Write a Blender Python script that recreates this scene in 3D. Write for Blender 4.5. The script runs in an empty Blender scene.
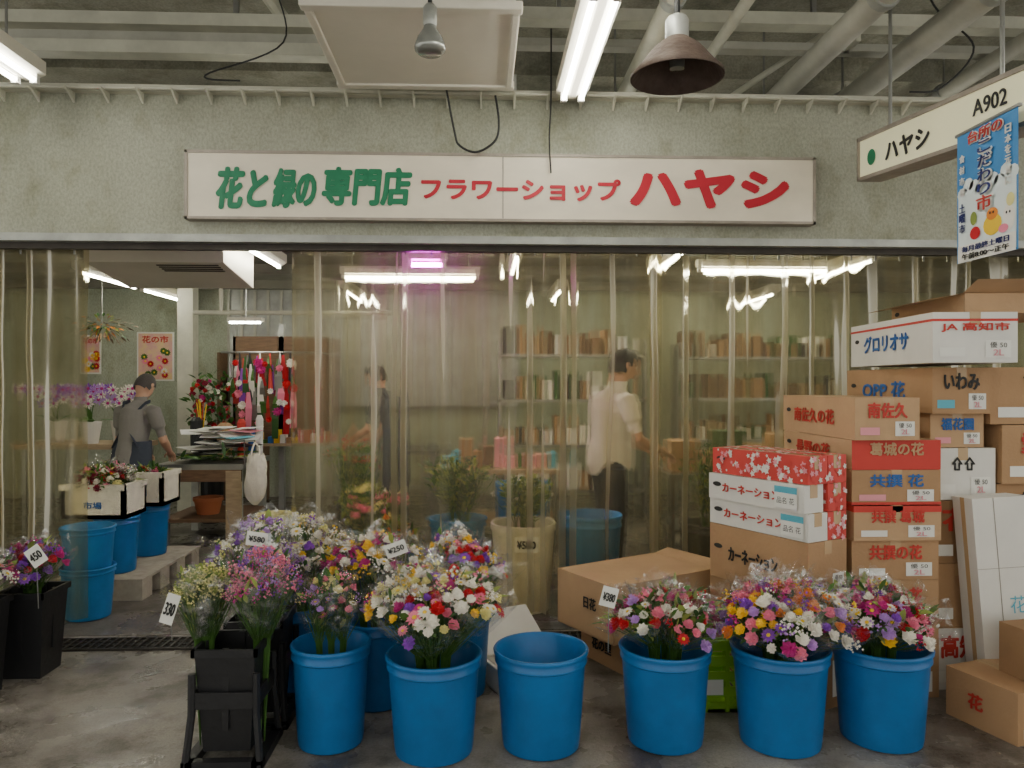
import bpy, math, random
from mathutils import Vector, Matrix, noise
F = 760.0; CAMZ = 1.5; YAW = 0.042
def W(px, py, Y):
    """measured point on the wall-parallel plane at depth Y"""
    u = (px-512)/F; v = (384-py)/F
    dx = math.sin(YAW)+u*math.cos(YAW); dy = math.cos(YAW)-u*math.sin(YAW)
    t = Y/dy
    return Vector((dx*t, Y, CAMZ+v*t))
sc = bpy.context.scene
# ------------------------------------------------------------------ materials
def mat(name, col, rough=0.6, metal=0.0, var=0.0, vs=6.0, bump=0.0, bs=40.0, col2=None, emit=None, es=0.0, stretch=(1,1,1), spec=0.5, trans=0.0):
    m = bpy.data.materials.new(name); m.use_nodes = True
    nt = m.node_tree; b = nt.nodes['Principled BSDF']
    c = (*col, 1)
    b.inputs['Base Color'].default_value = c
    b.inputs['Roughness'].default_value = rough
    b.inputs['Metallic'].default_value = metal
    b.inputs['Specular IOR Level'].default_value = spec
    if emit:
        b.inputs['Emission Color'].default_value = (*emit, 1); b.inputs['Emission Strength'].default_value = es
    if var > 0 or col2 or bump > 0:
        tc = nt.nodes.new('ShaderNodeTexCoord'); mp = nt.nodes.new('ShaderNodeMapping')
        mp.inputs['Scale'].default_value = stretch
        nt.links.new(tc.outputs['Object'], mp.inputs['Vector'])
    if var > 0 or col2:
        n = nt.nodes.new('ShaderNodeTexNoise'); n.inputs['Scale'].default_value = vs; n.inputs['Detail'].default_value = 6; n.inputs['Roughness'].default_value = 0.62
        nt.links.new(mp.outputs[0], n.inputs['Vector'])
        r = nt.nodes.new('ShaderNodeValToRGB'); r.color_ramp.elements[0].position = 0.33; r.color_ramp.elements[1].position = 0.68
        c2 = col2 if col2 else tuple(x*(1-var) for x in col)
        r.color_ramp.elements[0].color = (*c2, 1); r.color_ramp.elements[1].color = c
        nt.links.new(n.outputs['Fac'], r.inputs[0]); nt.links.new(r.outputs[0], b.inputs['Base Color'])
    if bump > 0:
        n2 = nt.nodes.new('ShaderNodeTexNoise'); n2.inputs['Scale'].default_value = bs; n2.inputs['Detail'].default_value = 4
        nt.links.new(mp.outputs[0], n2.inputs['Vector'])
        bp = nt.nodes.new('ShaderNodeBump'); bp.inputs['Strength'].default_value = bump; bp.inputs['Distance'].default_value = 0.02
        nt.links.new(n2.outputs['Fac'], bp.inputs['Height']); nt.links.new(bp.outputs[0], b.inputs['Normal'])
    if trans > 0:
        t = nt.nodes.new('ShaderNodeBsdfTranslucent'); t.inputs[0].default_value = c
        mx = nt.nodes.new('ShaderNodeMixShader'); mx.inputs[0].default_value = trans
        nt.links.new(b.outputs[0], mx.inputs[1]); nt.links.new(t.outputs[0], mx.inputs[2])
        nt.links.new(mx.outputs[0], nt.nodes['Material Output'].inputs[0])
    return m
def worn_mat(name, c0, c1, stain, s1=1.3, s2=3.5, s3=90, sp=(.36,.52), rough=(.35,.75), stretch=(1,1,1), bump=.25):
    m = bpy.data.materials.new(name); m.use_nodes = True; nt = m.node_tree; b = nt.nodes['Principled BSDF']
    tc = nt.nodes.new('ShaderNodeTexCoord'); mp = nt.nodes.new('ShaderNodeMapping'); mp.inputs['Scale'].default_value = stretch; nt.links.new(tc.outputs['Object'], mp.inputs[0])
    def ns(s, d=6, r=.6):
        n = nt.nodes.new('ShaderNodeTexNoise'); n.inputs['Scale'].default_value = s; n.inputs['Detail'].default_value = d; n.inputs['Roughness'].default_value = r
        nt.links.new(mp.outputs[0], n.inputs['Vector']); return n
    def ramp(src, p0, c0, p1, c1):
        r = nt.nodes.new('ShaderNodeValToRGB'); r.color_ramp.elements[0].position = p0; r.color_ramp.elements[0].color = (*c0,1)
        r.color_ramp.elements[1].position = p1; r.color_ramp.elements[1].color = (*c1,1); nt.links.new(src, r.inputs[0]); return r
    a = ramp(ns(s1,8,.65).outputs['Fac'], .34, c0, .64, c1)
    s = ramp(ns(s2,6,.7).outputs['Fac'], sp[0], stain, sp[1], (1,1,1))
    f = ramp(ns(s3,3,.7).outputs['Fac'], .35, (.72,.72,.72), .6, (1.05,1.05,1.05))
    mx = nt.nodes.new('ShaderNodeMixRGB'); mx.blend_type = 'MULTIPLY'; mx.inputs[0].default_value = .9
    nt.links.new(a.outputs[0], mx.inputs[1]); nt.links.new(s.outputs[0], mx.inputs[2])
    m2 = nt.nodes.new('ShaderNodeMixRGB'); m2.blend_type = 'MULTIPLY'; m2.inputs[0].default_value = .8
    nt.links.new(mx.outputs[0], m2.inputs[1]); nt.links.new(f.outputs[0], m2.inputs[2])
    nt.links.new(m2.outputs[0], b.inputs['Base Color'])
    rr = ramp(ns(2.2,5,.6).outputs['Fac'], .4, (rough[0],)*3, .6, (rough[1],)*3); nt.links.new(rr.outputs[0], b.inputs['Roughness'])
    bp = nt.nodes.new('ShaderNodeBump'); bp.inputs['Strength'].default_value = bump; bp.inputs['Distance'].default_value = .01
    nt.links.new(ns(60,4).outputs['Fac'], bp.inputs['Height']); nt.links.new(bp.outputs[0], b.inputs['Normal'])
    return m
M_ = {}
M_['wall'] = worn_mat('concrete_wall_paint', (.30,.305,.235), (.39,.395,.315), (.74,.74,.66), 1.6, 4.5, 70, (.32,.50), (.7,.9), (1,1,.7), .5)
M_['floor'] = worn_mat('worn_concrete_floor', (.15,.133,.115), (.36,.33,.29), (.34,.32,.30), 1.1, 2.4, 90, (.38,.54), (.16,.6))
M_['floorin'] = worn_mat('wet_shop_floor', (.09,.08,.067), (.20,.18,.15), (.5,.48,.45), 1.6, 3, 60, (.36,.54), (.15,.5))
M_['wallin'] = worn_mat('inner_wall_green', (.32,.35,.26), (.46,.49,.38), (.72,.70,.60), 1.1, 2.6, 60, (.34,.50), (.6,.85), (1,1,.6), .2)
M_['dark'] = worn_mat('soffit_concrete', (.22,.215,.165), (.40,.385,.31), (.6,.6,.55), 1.2, 3, 50, (.36,.52), (.8,.95), (1,1,1), .4)
M_['darkin'] = mat('shop_ceiling_board', (.20,.19,.15), .9, var=.3, vs=2)
M_['cream'] = mat('sign_cream', (.80,.72,.58), .45, var=.12, vs=3, stretch=(1,1,2))
M_['frame'] = mat('sign_frame', (.38,.33,.28), .5, metal=.3, var=.3, vs=8)
M_['green'] = mat('paint_green', (.005,.18,.08), .5)
M_['red'] = mat('paint_red', (.48,.006,.025), .5)
M_['black'] = mat('ink_black', (.02,.02,.02), .6)
M_['blue'] = mat('bucket_blue', (.004,.15,.43), .38, var=.25, vs=5, bump=.06, bs=12)
M_['bluel'] = mat('bucket_blue_worn', (.015,.20,.50), .45, var=.3, vs=6)
M_['blackp'] = mat('black_plastic', (.012,.012,.014), .45, bump=.1, bs=30)
M_['card'] = mat('cardboard', (.45,.27,.14), .85, var=.14, vs=3, bump=.1, bs=60)
M_['card2'] = mat('cardboard_dark', (.34,.20,.10), .85, var=.14, vs=4, bump=.1, bs=60)
M_['card3'] = mat('cardboard_light', (.53,.34,.19), .85, var=.12, vs=4, bump=.1, bs=60)
M_['white'] = mat('white_print', (.76,.74,.69), .6, var=.08, vs=5)
M_['paper'] = mat('paper_white', (.80,.79,.74), .7)
M_['tape'] = mat('packing_tape', (.50,.34,.18), .25)
M_['redp'] = mat('red_print', (.55,.04,.03), .6)
M_['bluep'] = mat('blue_print', (.02,.12,.40), .6)
M_['cyanp'] = mat('cyan_print', (.10,.42,.55), .6)
M_['pinkp'] = mat('pink_print', (.75,.30,.35), .6)
M_['navy'] = mat('navy_print', (.02,.03,.16), .6)
M_['styro'] = mat('styrofoam', (.85,.80,.68), .8, var=.2, vs=8, bump=.3, bs=90)
M_['acw'] = mat('ac_enamel', (.74,.70,.60), .45, var=.12, vs=2)
M_['galv'] = mat('galvanised', (.42,.43,.40), .45, metal=.4, var=.3, vs=6)
M_['pipe'] = mat('pipe_grey', (.46,.45,.38), .55, var=.25, vs=4)
M_['pipep'] = mat('pipe_pale', (.60,.59,.48), .55, var=.25, vs=4)
M_['rust'] = mat('rusty_shade', (.10,.07,.055), .7, metal=.2, col2=(.05,.028,.02), vs=9, bump=.3)
M_['glassl'] = mat('lamp_glass', (.30,.31,.29), .15, metal=.5)
M_['tube'] = mat('fluorescent_tube', (1,1,1), .5, emit=(1,.99,.88), es=31)
M_['tubein'] = mat('fluorescent_tube_inside', (1,1,1), .5, emit=(1,.98,.82), es=78)
M_['purpl'] = mat('grow_tube', (1,1,1), .5, emit=(.75,.03,1), es=260)
M_['lightface'] = mat('lit_sign_face', (.76,.73,.48), .4, emit=(.95,.90,.58), es=.2)
M_['wood'] = mat('old_wood', (.22,.13,.07), .7, var=.4, vs=8, stretch=(1,6,6), bump=.2)
M_['woodp'] = mat('pale_wood', (.48,.36,.22), .7, var=.3, vs=8, stretch=(1,6,6))
M_['terra'] = mat('terracotta', (.42,.13,.05), .7)
M_['steel'] = mat('steel', (.35,.35,.33), .35, metal=.8, var=.2)
M_['rubber'] = mat('cable_black', (.015,.015,.015), .6)
M_['crate'] = mat('green_crate', (.22,.45,.03), .5)
M_['iron'] = mat('grate_iron', (.07,.06,.05), .5, metal=.6, var=.4)
M_['pit'] = mat('drain_pit', (.01,.01,.01), .9)
M_['skin'] = mat('skin', (.58,.34,.23), .55)
M_['hairg'] = mat('hair_grey', (.09,.08,.075), .7, bump=.5, bs=150)
M_['hairb'] = mat('hair_black', (.015,.012,.01), .6, bump=.5, bs=150)
M_['shirtg'] = mat('tshirt_grey', (.23,.22,.205), .9, bump=.3, bs=18)
M_['shirtw'] = mat('shirt_white', (.85,.80,.72), .9, bump=.3, bs=18)
M_['shirtd'] = mat('shirt_dark', (.06,.07,.09), .9)
M_['pants'] = mat('trousers_dark', (.03,.032,.04), .9)
M_['apron'] = mat('apron_denim', (.045,.055,.08), .9, bump=.3, bs=20)
M_['shoe'] = mat('boots', (.02,.02,.02), .5)
for n, c in dict(fwhite=(.92,.88,.79), fyellow=(.95,.64,.03), fred=(.58,.008,.02), fpink=(.88,.25,.38), fmag=(.58,.02,.25), fpurple=(.28,.06,.52), flilac=(.54,.30,.70), forange=(.84,.28,.03), fcream=(.82,.76,.32), fdark=(.28,.008,.04)).items():
    M_[n] = mat('petal_'+n[1:], c, .6, trans=.2)
M_['leaf'] = mat('leaf_green', (.08,.20,.03), .5, var=.4, vs=10, trans=.2)
M_['leaf2'] = mat('leaf_dark', (.035,.11,.025), .5, trans=.15)
M_['leaf3'] = mat('leaf_yellowgreen', (.30,.38,.08), .6, trans=.2)
def curtain_mat():
    m = bpy.data.materials.new('aged_pvc_curtain'); m.use_nodes = True; nt = m.node_tree
    nt.nodes.remove(nt.nodes['Principled BSDF']); out = nt.nodes['Material Output']
    tc = nt.nodes.new('ShaderNodeTexCoord'); mp = nt.nodes.new('ShaderNodeMapping'); mp.inputs['Scale'].default_value = (9,9,.5)
    nt.links.new(tc.outputs['Object'], mp.inputs[0])
    n = nt.nodes.new('ShaderNodeTexNoise'); n.inputs['Scale'].default_value = 1.0; n.inputs['Detail'].default_value = 5; nt.links.new(mp.outputs[0], n.inputs['Vector'])
    n2 = nt.nodes.new('ShaderNodeTexNoise'); n2.inputs['Scale'].default_value = 2.0; n2.inputs['Detail'].default_value = 6; nt.links.new(tc.outputs['Object'], n2.inputs['Vector'])
    ad = nt.nodes.new('ShaderNodeMath'); ad.operation = 'ADD'; nt.links.new(n.outputs['Fac'], ad.inputs[0]); nt.links.new(n2.outputs['Fac'], ad.inputs[1])
    mr = nt.nodes.new('ShaderNodeMapRange'); mr.inputs[1].default_value = .75; mr.inputs[2].default_value = 1.25; mr.inputs[3].default_value = .04; mr.inputs[4].default_value = .18
    nt.links.new(ad.outputs[0], mr.inputs[0])
    # path through the sheet is longer where a fold turns edge-on: denser, browner
    lw = nt.nodes.new('ShaderNodeLayerWeight'); lw.inputs[0].default_value = .35
    pw = nt.nodes.new('ShaderNodeMath'); pw.operation = 'MULTIPLY'; pw.inputs[1].default_value = .36; nt.links.new(lw.outputs['Facing'], pw.inputs[0])
    sm = nt.nodes.new('ShaderNodeMath'); sm.operation = 'ADD'; sm.use_clamp = True; nt.links.new(mr.outputs[0], sm.inputs[0]); nt.links.new(pw.outputs[0], sm.inputs[1])
    cr = nt.nodes.new('ShaderNodeValToRGB'); cr.color_ramp.elements[0].position = .35; cr.color_ramp.elements[0].color = (.98,.95,.80,1); cr.color_ramp.elements[1].position = .68; cr.color_ramp.elements[1].color = (.80,.73,.50,1)
    nt.links.new(n.outputs['Fac'], cr.inputs[0])
    tr = nt.nodes.new('ShaderNodeBsdfTransparent'); nt.links.new(cr.outputs[0], tr.inputs[0])
    rf = nt.nodes.new('ShaderNodeBsdfRefraction'); nt.links.new(cr.outputs[0], rf.inputs['Color']); rf.inputs['Roughness'].default_value = .27; rf.inputs['IOR'].default_value = 1.07
    mt = nt.nodes.new('ShaderNodeMixShader'); mt.inputs[0].default_value = .55; nt.links.new(tr.outputs[0], mt.inputs[1]); nt.links.new(rf.outputs[0], mt.inputs[2])
    df = nt.nodes.new('ShaderNodeBsdfDiffuse'); df.inputs[0].default_value = (.44,.38,.23,1)
    tl = nt.nodes.new('ShaderNodeBsdfTranslucent'); tl.inputs[0].default_value = (.70,.61,.38,1)
    md = nt.nodes.new('ShaderNodeMixShader'); md.inputs[0].default_value = .6; nt.links.new(df.outputs[0], md.inputs[1]); nt.links.new(tl.outputs[0], md.inputs[2])
    m1 = nt.nodes.new('ShaderNodeMixShader'); nt.links.new(sm.outputs[0], m1.inputs[0]); nt.links.new(mt.outputs[0], m1.inputs[1]); nt.links.new(md.outputs[0], m1.inputs[2])
    gl = nt.nodes.new('ShaderNodeBsdfGlossy'); gl.inputs['Roughness'].default_value = .32; gl.inputs[0].default_value = (1,.95,.82,1)
    bp = nt.nodes.new('ShaderNodeBump'); bp.inputs['Strength'].default_value = .35; bp.inputs['Distance'].default_value = .01; nt.links.new(n.outputs['Fac'], bp.inputs['Height']); nt.links.new(bp.outputs[0], gl.inputs['Normal'])
    fr = nt.nodes.new('ShaderNodeFresnel'); fr.inputs[0].default_value = 1.45
    ml = nt.nodes.new('ShaderNodeMath'); ml.operation = 'MULTIPLY'; ml.inputs[1].default_value = .30; nt.links.new(fr.outputs[0], ml.inputs[0])
    m3 = nt.nodes.new('ShaderNodeMixShader'); nt.links.new(ml.outputs[0], m3.inputs[0]); nt.links.new(m1.outputs[0], m3.inputs[1]); nt.links.new(gl.outputs[0], m3.inputs[2])
    nt.links.new(m3.outputs[0], out.inputs[0]); return m
M_['curtain'] = curtain_mat()
def cello_mat():
    m = bpy.data.materials.new('cellophane'); m.use_nodes = True; nt = m.node_tree
    nt.nodes.remove(nt.nodes['Principled BSDF']); out = nt.nodes['Material Output']
    tr = nt.nodes.new('ShaderNodeBsdfTransparent'); tr.inputs[0].default_value = (.985,.99,.99,1)
    gl = nt.nodes.new('ShaderNodeBsdfGlossy'); gl.inputs['Roughness'].default_value = .10
    df = nt.nodes.new('ShaderNodeBsdfDiffuse'); df.inputs[0].default_value = (.9,.9,.9,1)
    mg = nt.nodes.new('ShaderNodeMixShader'); mg.inputs[0].default_value = .12; nt.links.new(gl.outputs[0], mg.inputs[1]); nt.links.new(df.outputs[0], mg.inputs[2])
    tc = nt.nodes.new('ShaderNodeTexCoord'); n = nt.nodes.new('ShaderNodeTexNoise'); n.inputs['Scale'].default_value = 16; nt.links.new(tc.outputs['Object'], n.inputs['Vector'])
    bp = nt.nodes.new('ShaderNodeBump'); bp.inputs['Strength'].default_value = 1; bp.inputs['Distance'].default_value = .03; nt.links.new(n.outputs['Fac'], bp.inputs['Height']); nt.links.new(bp.outputs[0], gl.inputs['Normal'])
    r = nt.nodes.new('ShaderNodeValToRGB'); r.color_ramp.elements[0].position = .49; r.color_ramp.elements[0].color = (.05,.05,.05,1); r.color_ramp.elements[1].position = .64; r.color_ramp.elements[1].color = (.36,.36,.36,1)
    nt.links.new(n.outputs['Fac'], r.inputs[0])
    mx = nt.nodes.new('ShaderNodeMixShader'); nt.links.new(r.outputs[0], mx.inputs[0])
    nt.links.new(tr.outputs[0], mx.inputs[1]); nt.links.new(mg.outputs[0], mx.inputs[2]); nt.links.new(mx.outputs[0], out.inputs[0]); return m
M_['cello'] = cello_mat()
# ------------------------------------------------------------------ mesh builder
_tc = {}
def text_data(body, shear=0.0):
    k = (body, shear)
    if k in _tc: return _tc[k]
    cu = bpy.data.curves.new('t', 'FONT'); cu.body = body; cu.shear = shear; cu.resolution_u = 3
    ob = bpy.data.objects.new('t', cu); sc.collection.objects.link(ob)
    dg = bpy.context.evaluated_depsgraph_get(); me = ob.evaluated_get(dg).to_mesh()
    vs = [v.co.copy() for v in me.vertices]; fs = [tuple(p.vertices) for p in me.polygons]
    ob.evaluated_get(dg).to_mesh_clear(); bpy.data.objects.remove(ob); bpy.data.curves.remove(cu)
    if vs:
        x0 = min(v.x for v in vs); x1 = max(v.x for v in vs); y0 = min(v.y for v in vs); y1 = max(v.y for v in vs)
        vs = [Vector(((v.x-x0)/max(x1-x0,1e-6)-.5, (v.y-y0)/max(y1-y0,1e-6)-.5, 0)) for v in vs]
    _tc[k] = (vs, fs); return _tc[k]
class MB:
    def __init__(s): s.v=[]; s.f=[]; s.m=[]; s.mats=[]
    def mi(s, k):
        if k not in s.mats: s.mats.append(k)
        return s.mats.index(k)
    def add(s, vs, fs, k, M=None):
        o = len(s.v); i = s.mi(k)
        s.v += [tuple(M@Vector(v)) if M else tuple(v) for v in vs]
        for f in fs: s.f.append([a+o for a in f]); s.m.append(i)
    def box(s, x0,y0,z0,x1,y1,z1, k, M=None):
        s.add([(x0,y0,z0),(x1,y0,z0),(x1,y1,z0),(x0,y1,z0),(x0,y0,z1),(x1,y0,z1),(x1,y1,z1),(x0,y1,z1)],
              [(0,3,2,1),(4,5,6,7),(0,1,5,4),(1,2,6,5),(2,3,7,6),(3,0,4,7)], k, M)
    def taper(s, cx,cy,z0,z1,a0,b0,a1,b1,k,M=None,bottom=True,top=True):
        vs=[(cx-a0,cy-b0,z0),(cx+a0,cy-b0,z0),(cx+a0,cy+b0,z0),(cx-a0,cy+b0,z0),(cx-a1,cy-b1,z1),(cx+a1,cy-b1,z1),(cx+a1,cy+b1,z1),(cx-a1,cy+b1,z1)]
        fs=[(0,1,5,4),(1,2,6,5),(2,3,7,6),(3,0,4,7)]
        if bottom: fs.append((0,3,2,1))
        if top: fs.append((4,5,6,7))
        s.add(vs,fs,k,M)
    def quad(s, a,b,c,d,k,M=None): s.add([a,b,c,d],[(0,1,2,3)],k,M)
    def lathe(s, prof, k, seg=32, M=None):
        vs=[];fs=[]
        for r,z in prof:
            for i in range(seg):
                a=2*math.pi*i/seg; vs.append((r*math.cos(a),r*math.sin(a),z))
        for j in range(len(prof)-1):
            for i in range(seg):
                i2=(i+1)%seg; fs.append((j*seg+i,j*seg+i2,(j+1)*seg+i2,(j+1)*seg+i))
        s.add(vs,fs,k,M)
    def tube(s, pts, rad, k, seg=8, M=None, cap=True):
        pts=[Vector(p) for p in pts]; n=len(pts)
        if not isinstance(rad,(list,tuple)): rad=[rad]*n
        vs=[];fs=[]
        d0=(pts[1]-pts[0]).normalized(); up=Vector((0,0,1)) if abs(d0.z)<.9 else Vector((1,0,0))
        t=d0.cross(up).normalized()
        for i,p in enumerate(pts):
            d=(pts[min(i+1,n-1)]-pts[max(i-1,0)]).normalized()
            t=(t-d*t.dot(d)).normalized(); b=d.cross(t)
            r=rad[i]; rx,ry=(r if isinstance(r,(tuple,list)) else (r,r))
            for j in range(seg):
                a=2*math.pi*j/seg; vs.append(p+t*(rx*math.cos(a))+b*(ry*math.sin(a)))
        for i in range(n-1):
            for j in range(seg):
                j2=(j+1)%seg; fs.append((i*seg+j,i*seg+j2,(i+1)*seg+j2,(i+1)*seg+j))
        if cap: fs.append(tuple(range(seg))[::-1]); fs.append(tuple((n-1)*seg+j for j in range(seg)))
        s.add(vs,fs,k,M)
    def text(s, body, w, h, k, M, off=0.0, shear=0.0):
        """off = stroke weight: stepped copies of the outline are shifted around the glyph"""
        vs,fs=text_data(body,shear)
        sh=[(0,0)]
        if off>0: q=off*h*.6; sh=[(q,0),(-q,0),(0,q),(0,-q),(q*.7,q*.7),(-q*.7,q*.7),(q*.7,-q*.7),(-q*.7,-q*.7),(0,0)]
        for i,(a,c) in enumerate(sh): s.add([Vector((v.x*w+a,v.y*h+c,i*.0004)) for v in vs],fs,k,M)
    def build(s, name, smooth=False, bevel=0, autos=True):
        me=bpy.data.meshes.new(name); me.from_pydata([tuple(v) for v in s.v],[],s.f)
        for k in s.mats: me.materials.append(M_[k])
        me.polygons.foreach_set('material_index',s.m)
        if smooth: me.polygons.foreach_set('use_smooth',[True]*len(s.f))
        me.update()
        ob=bpy.data.objects.new(name,me); sc.collection.objects.link(ob)
        if bevel:
            b=ob.modifiers.new('bevel','BEVEL'); b.width=bevel; b.segments=2; b.limit_method='ANGLE'; b.angle_limit=math.radians(50)
        if smooth and autos:
            e=ob.modifiers.new('es','EDGE_SPLIT'); e.split_angle=math.radians(45)
        return ob
def faceM(o, right, up):
    r=Vector(right).normalized(); u=Vector(up).normalized(); n=r.cross(u)
    return Matrix(((r.x,u.x,n.x,o[0]),(r.y,u.y,n.y,o[1]),(r.z,u.z,n.z,o[2]),(0,0,0,1)))
# ------------------------------------------------------------------ shell
WY=4.6
b=MB(); b.box(-6.5,-4,-.1,6.5,10.4,0,'floor'); b.build('floor')
b=MB(); b.box(-6.5,4.62,0,6.5,10.2,.004,'floorin'); b.build('floor_shop')
b=MB(); b.box(-6.5,-4,4.2,6.5,10.4,4.35,'dark'); b.build('ceiling')
b=MB(); b.box(-6.5,WY,2.39,6.5,WY+.16,3.22,'wall'); b.build('wall_front')
b=MB(); b.box(-6.5,10.2,0,6.5,10.4,4.2,'wallin'); b.build('wall_back')
b=MB(); b.box(-6.7,WY,0,-6.5,10.4,4.2,'wallin'); b.build('wall_left')
b=MB(); b.box(6.5,WY,0,6.7,10.4,4.2,'wallin'); b.build('wall_right')
b=MB(); b.box(-6.5,WY+.16,2.78,6.5,10.2,2.84,'darkin')
for y in (5.6,6.9,8.2,9.5): b.box(-6.5,y,2.68,6.5,y+.12,2.78,'darkin')
b.build('ceiling_shop')
b=MB(); b.box(-6.5,WY-.05,3.22,6.5,WY+.2,3.26,'pipep')
b.tube([(-6.5,WY-.09,3.225),(6.5,WY-.09,3.225)],.011,'pipep')
x=-6.4
while x<6.4:
    b.add([(x,WY-.01,3.22),(x+.012,WY-.01,3.22),(x+.012,WY-.12,3.22),(x,WY-.12,3.22),(x,WY-.01,3.16),(x+.012,WY-.01,3.16)],[(0,1,2,3),(0,3,4),(1,5,2),(3,2,5,4)],'pipep'); x+=.20
b.build('trim_1')
b=MB(); b.box(-6.5,WY-.02,2.345,6.5,WY+.14,2.39,'galv'); b.box(-6.5,WY+.05,2.31,6.5,WY+.10,2.345,'iron')
b.build('trim_2')
for i,(y,z) in enumerate([(5.6,3.9),(7.3,3.8)]):
    b=MB(); b.box(-6.5,y+.3,z,6.5,y+.6,4.2,'dark'); b.build('ceiling_beam')
b=MB(); b.box(-6,4.95,3.80,-.95,5.09,3.88,'pipep'); b.box(-6,5.0,3.64,-.95,5.12,3.72,'pipep'); b.box(-6,5.05,3.72,-.95,5.07,3.80,'pipe')
for x in (-5,-3.3,-1.6): b.box(x,5.0,3.88,x+.03,5.03,4.195,'steel')
b.build('cable_duct')
b=MB(); b.box(.2,4.9,3.86,4.9,5.02,3.94,'pipep'); b.box(.2,5.1,3.78,4.9,5.2,3.83,'pipe')
for x in (.5,2.2,4.0): b.box(x,4.95,3.94,x+.03,4.98,4.195,'steel'); b.box(x+.3,4.95,3.78,x+.33,5.15,3.9,'pipep')
b.build('cable_duct')
b=MB(); b.tube([(-1.55,3.2,4.05),(-1.35,5.6,4.05)],.045,'pipep'); b.build('conduit_pipe')
for (xx,zz,r,k,dx) in ((2.12,3.55,.075,'pipe',0),(2.72,3.6,.085,'pipe',.0),(1.45,3.62,.035,'pipep',.05),(1.0,3.5,.055,'pipep',0),(3.5,3.7,.06,'pipe',0)):
    b=MB(); b.tube([(xx,-3,zz),(xx+dx,10,zz)],r,k,14)
    for yy in (1,3.9,5.6,7.5):
        b.tube([(xx,yy-.03,zz),(xx,yy+.03,zz)],r+.012,'galv',14); b.tube([(xx,yy,zz+r),(xx,yy,4.195)],.008,'steel',6)
    b.build('ceiling_pipe',smooth=True)
b=MB(); b.tube([(1.6,5.35,3.42),(2.6,5.35,4.1)],.022,'pipep'); b.build('conduit_pipe')
b=MB(); b.box(-.40,WY-.04,3.262,.22,WY+.1,3.36,'galv')
for k in range(9): b.box(-.37+k*.062,WY-.065,3.27,-.34+k*.062,WY-.04,3.35,'iron')
b.build('louvre_vent')
b=MB(); z=3.21; a0,a1=-.785,.165; b.box(a0,3.47,z,a1,4.38,z+.42,'acw'); b.box(a0-.03,3.44,z-.012,a1+.03,3.5,z+.03,'acw'); b.box(a0-.03,4.35,z-.012,a1+.03,4.41,z+.03,'acw'); b.box(a0-.02,3.5,z-.012,a0+.02,4.36,z+.03,'acw'); b.box(a1-.02,3.5,z-.012,a1+.02,4.36,z+.03,'acw')
for (x,y) in ((a0+.08,3.55),(a1-.08,3.55),(a0+.08,4.3),(a1-.08,4.3)): b.tube([(x,y,z+.42),(x,y,4.19)],.008,'steel')
b.box(-.25,3.47,z+.42,0,3.9,z+.6,'galv')
b.build('suspended_air_conditioner',bevel=.012)
# ------------------------------------------------------------------ fluorescent fixtures
def fixture(x,y0,y1,z,tubes=2,k='tube',cz=4.2,w=.09,name='fluorescent_light'):
    b=MB(); b.box(x-w,y0,z+.03,x+w,y1,z+.10,'acw')
    b.add([(x-w,y0,z+.03),(x-.02,y0,z-.0),(x+.02,y0,z),(x+w,y0,z+.03),(x-w,y1,z+.03),(x-.02,y1,z),(x+.02,y1,z),(x+w,y1,z+.03)],[(0,1,5,4),(1,2,6,5),(2,3,7,6),(0,3,2,1),(4,5,6,7)],'acw')
    xs=(-.05,.05) if tubes==2 else (0,)
    for d in xs:
        b.tube([(x+d,y0+.05,z-.012),(x+d,y1-.05,z-.012)],.0135,k,10)
        for yy in (y0+.02,y1-.05): b.box(x+d-.018,yy,z-.03,x+d+.018,yy+.03,z+.03,'white')
    for yy in (y0+.2,y1-.2): b.tube([(x,yy,z+.1),(x,yy,cz-.01)],.007,'steel',6)
    return b.build(name)
fixture(.53,3.15,4.38,3.15); fixture(.53,1.85,3.08,3.15)
fixture(-2.45,3.0,4.24,3.15); fixture(-2.45,1.7,2.93,3.15)
for x in (-3.6,-.9,1.8,4.2):
    for y in (-2.6,.1): fixture(x,y,y+1.24,3.2)
fixture(3.75,2.4,3.64,3.2)
for (x,y0) in ((-3.72,7.2),(-3.72,8.5),(-1.78,5.65),(.3,6.0),(1.6,5.6),(.9,8.3),(3.3,6.2),(-1.5,8.5),(3.4,8.6)):
    fixture(x,y0,y0+1.2,2.55,1,'tubein',cz=2.68,w=.06,name='shop_strip_light')
def fixx(x0,x1,y,z,k,name='shop_strip_light'):
    b=MB(); b.box(x0,y-.05,z+.03,x1,y+.05,z+.09,'acw'); b.tube([(x0+.04,y,z),(x1-.04,y,z)],.0135,k,10)
    for xx in (x0+.01,x1-.04): b.box(xx,y-.02,z-.02,xx+.03,y+.02,z+.04,'white')
    for xx in (x0+.1,x1-.1): b.tube([(xx,y,z+.09),(xx,y,2.67)],.006,'steel',6)
    b.build(name)
fixx(-.48,-.22,4.92,2.27,'purpl','plant_grow_light'); fixx(-1.2,0,6.6,2.42,'tubein'); fixx(1.9,3.1,6.6,2.5,'tubein')
for x in (-4.2,-1.9,.4,2.7):  # unseen tube battens added on the shop roof to brighten the dark soffit
    b=MB(); b.box(x,5.75,2.842,x+1.24,5.85,2.90,'acw'); b.tube([(x+.04,5.8,2.93),(x+1.2,5.8,2.93)],.0135,'tube',10)
    for xx in (x+.01,x+1.19): b.box(xx,5.78,2.90,xx+.03,5.82,2.95,'white')
    b.build('added_soffit_uplight')
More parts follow.
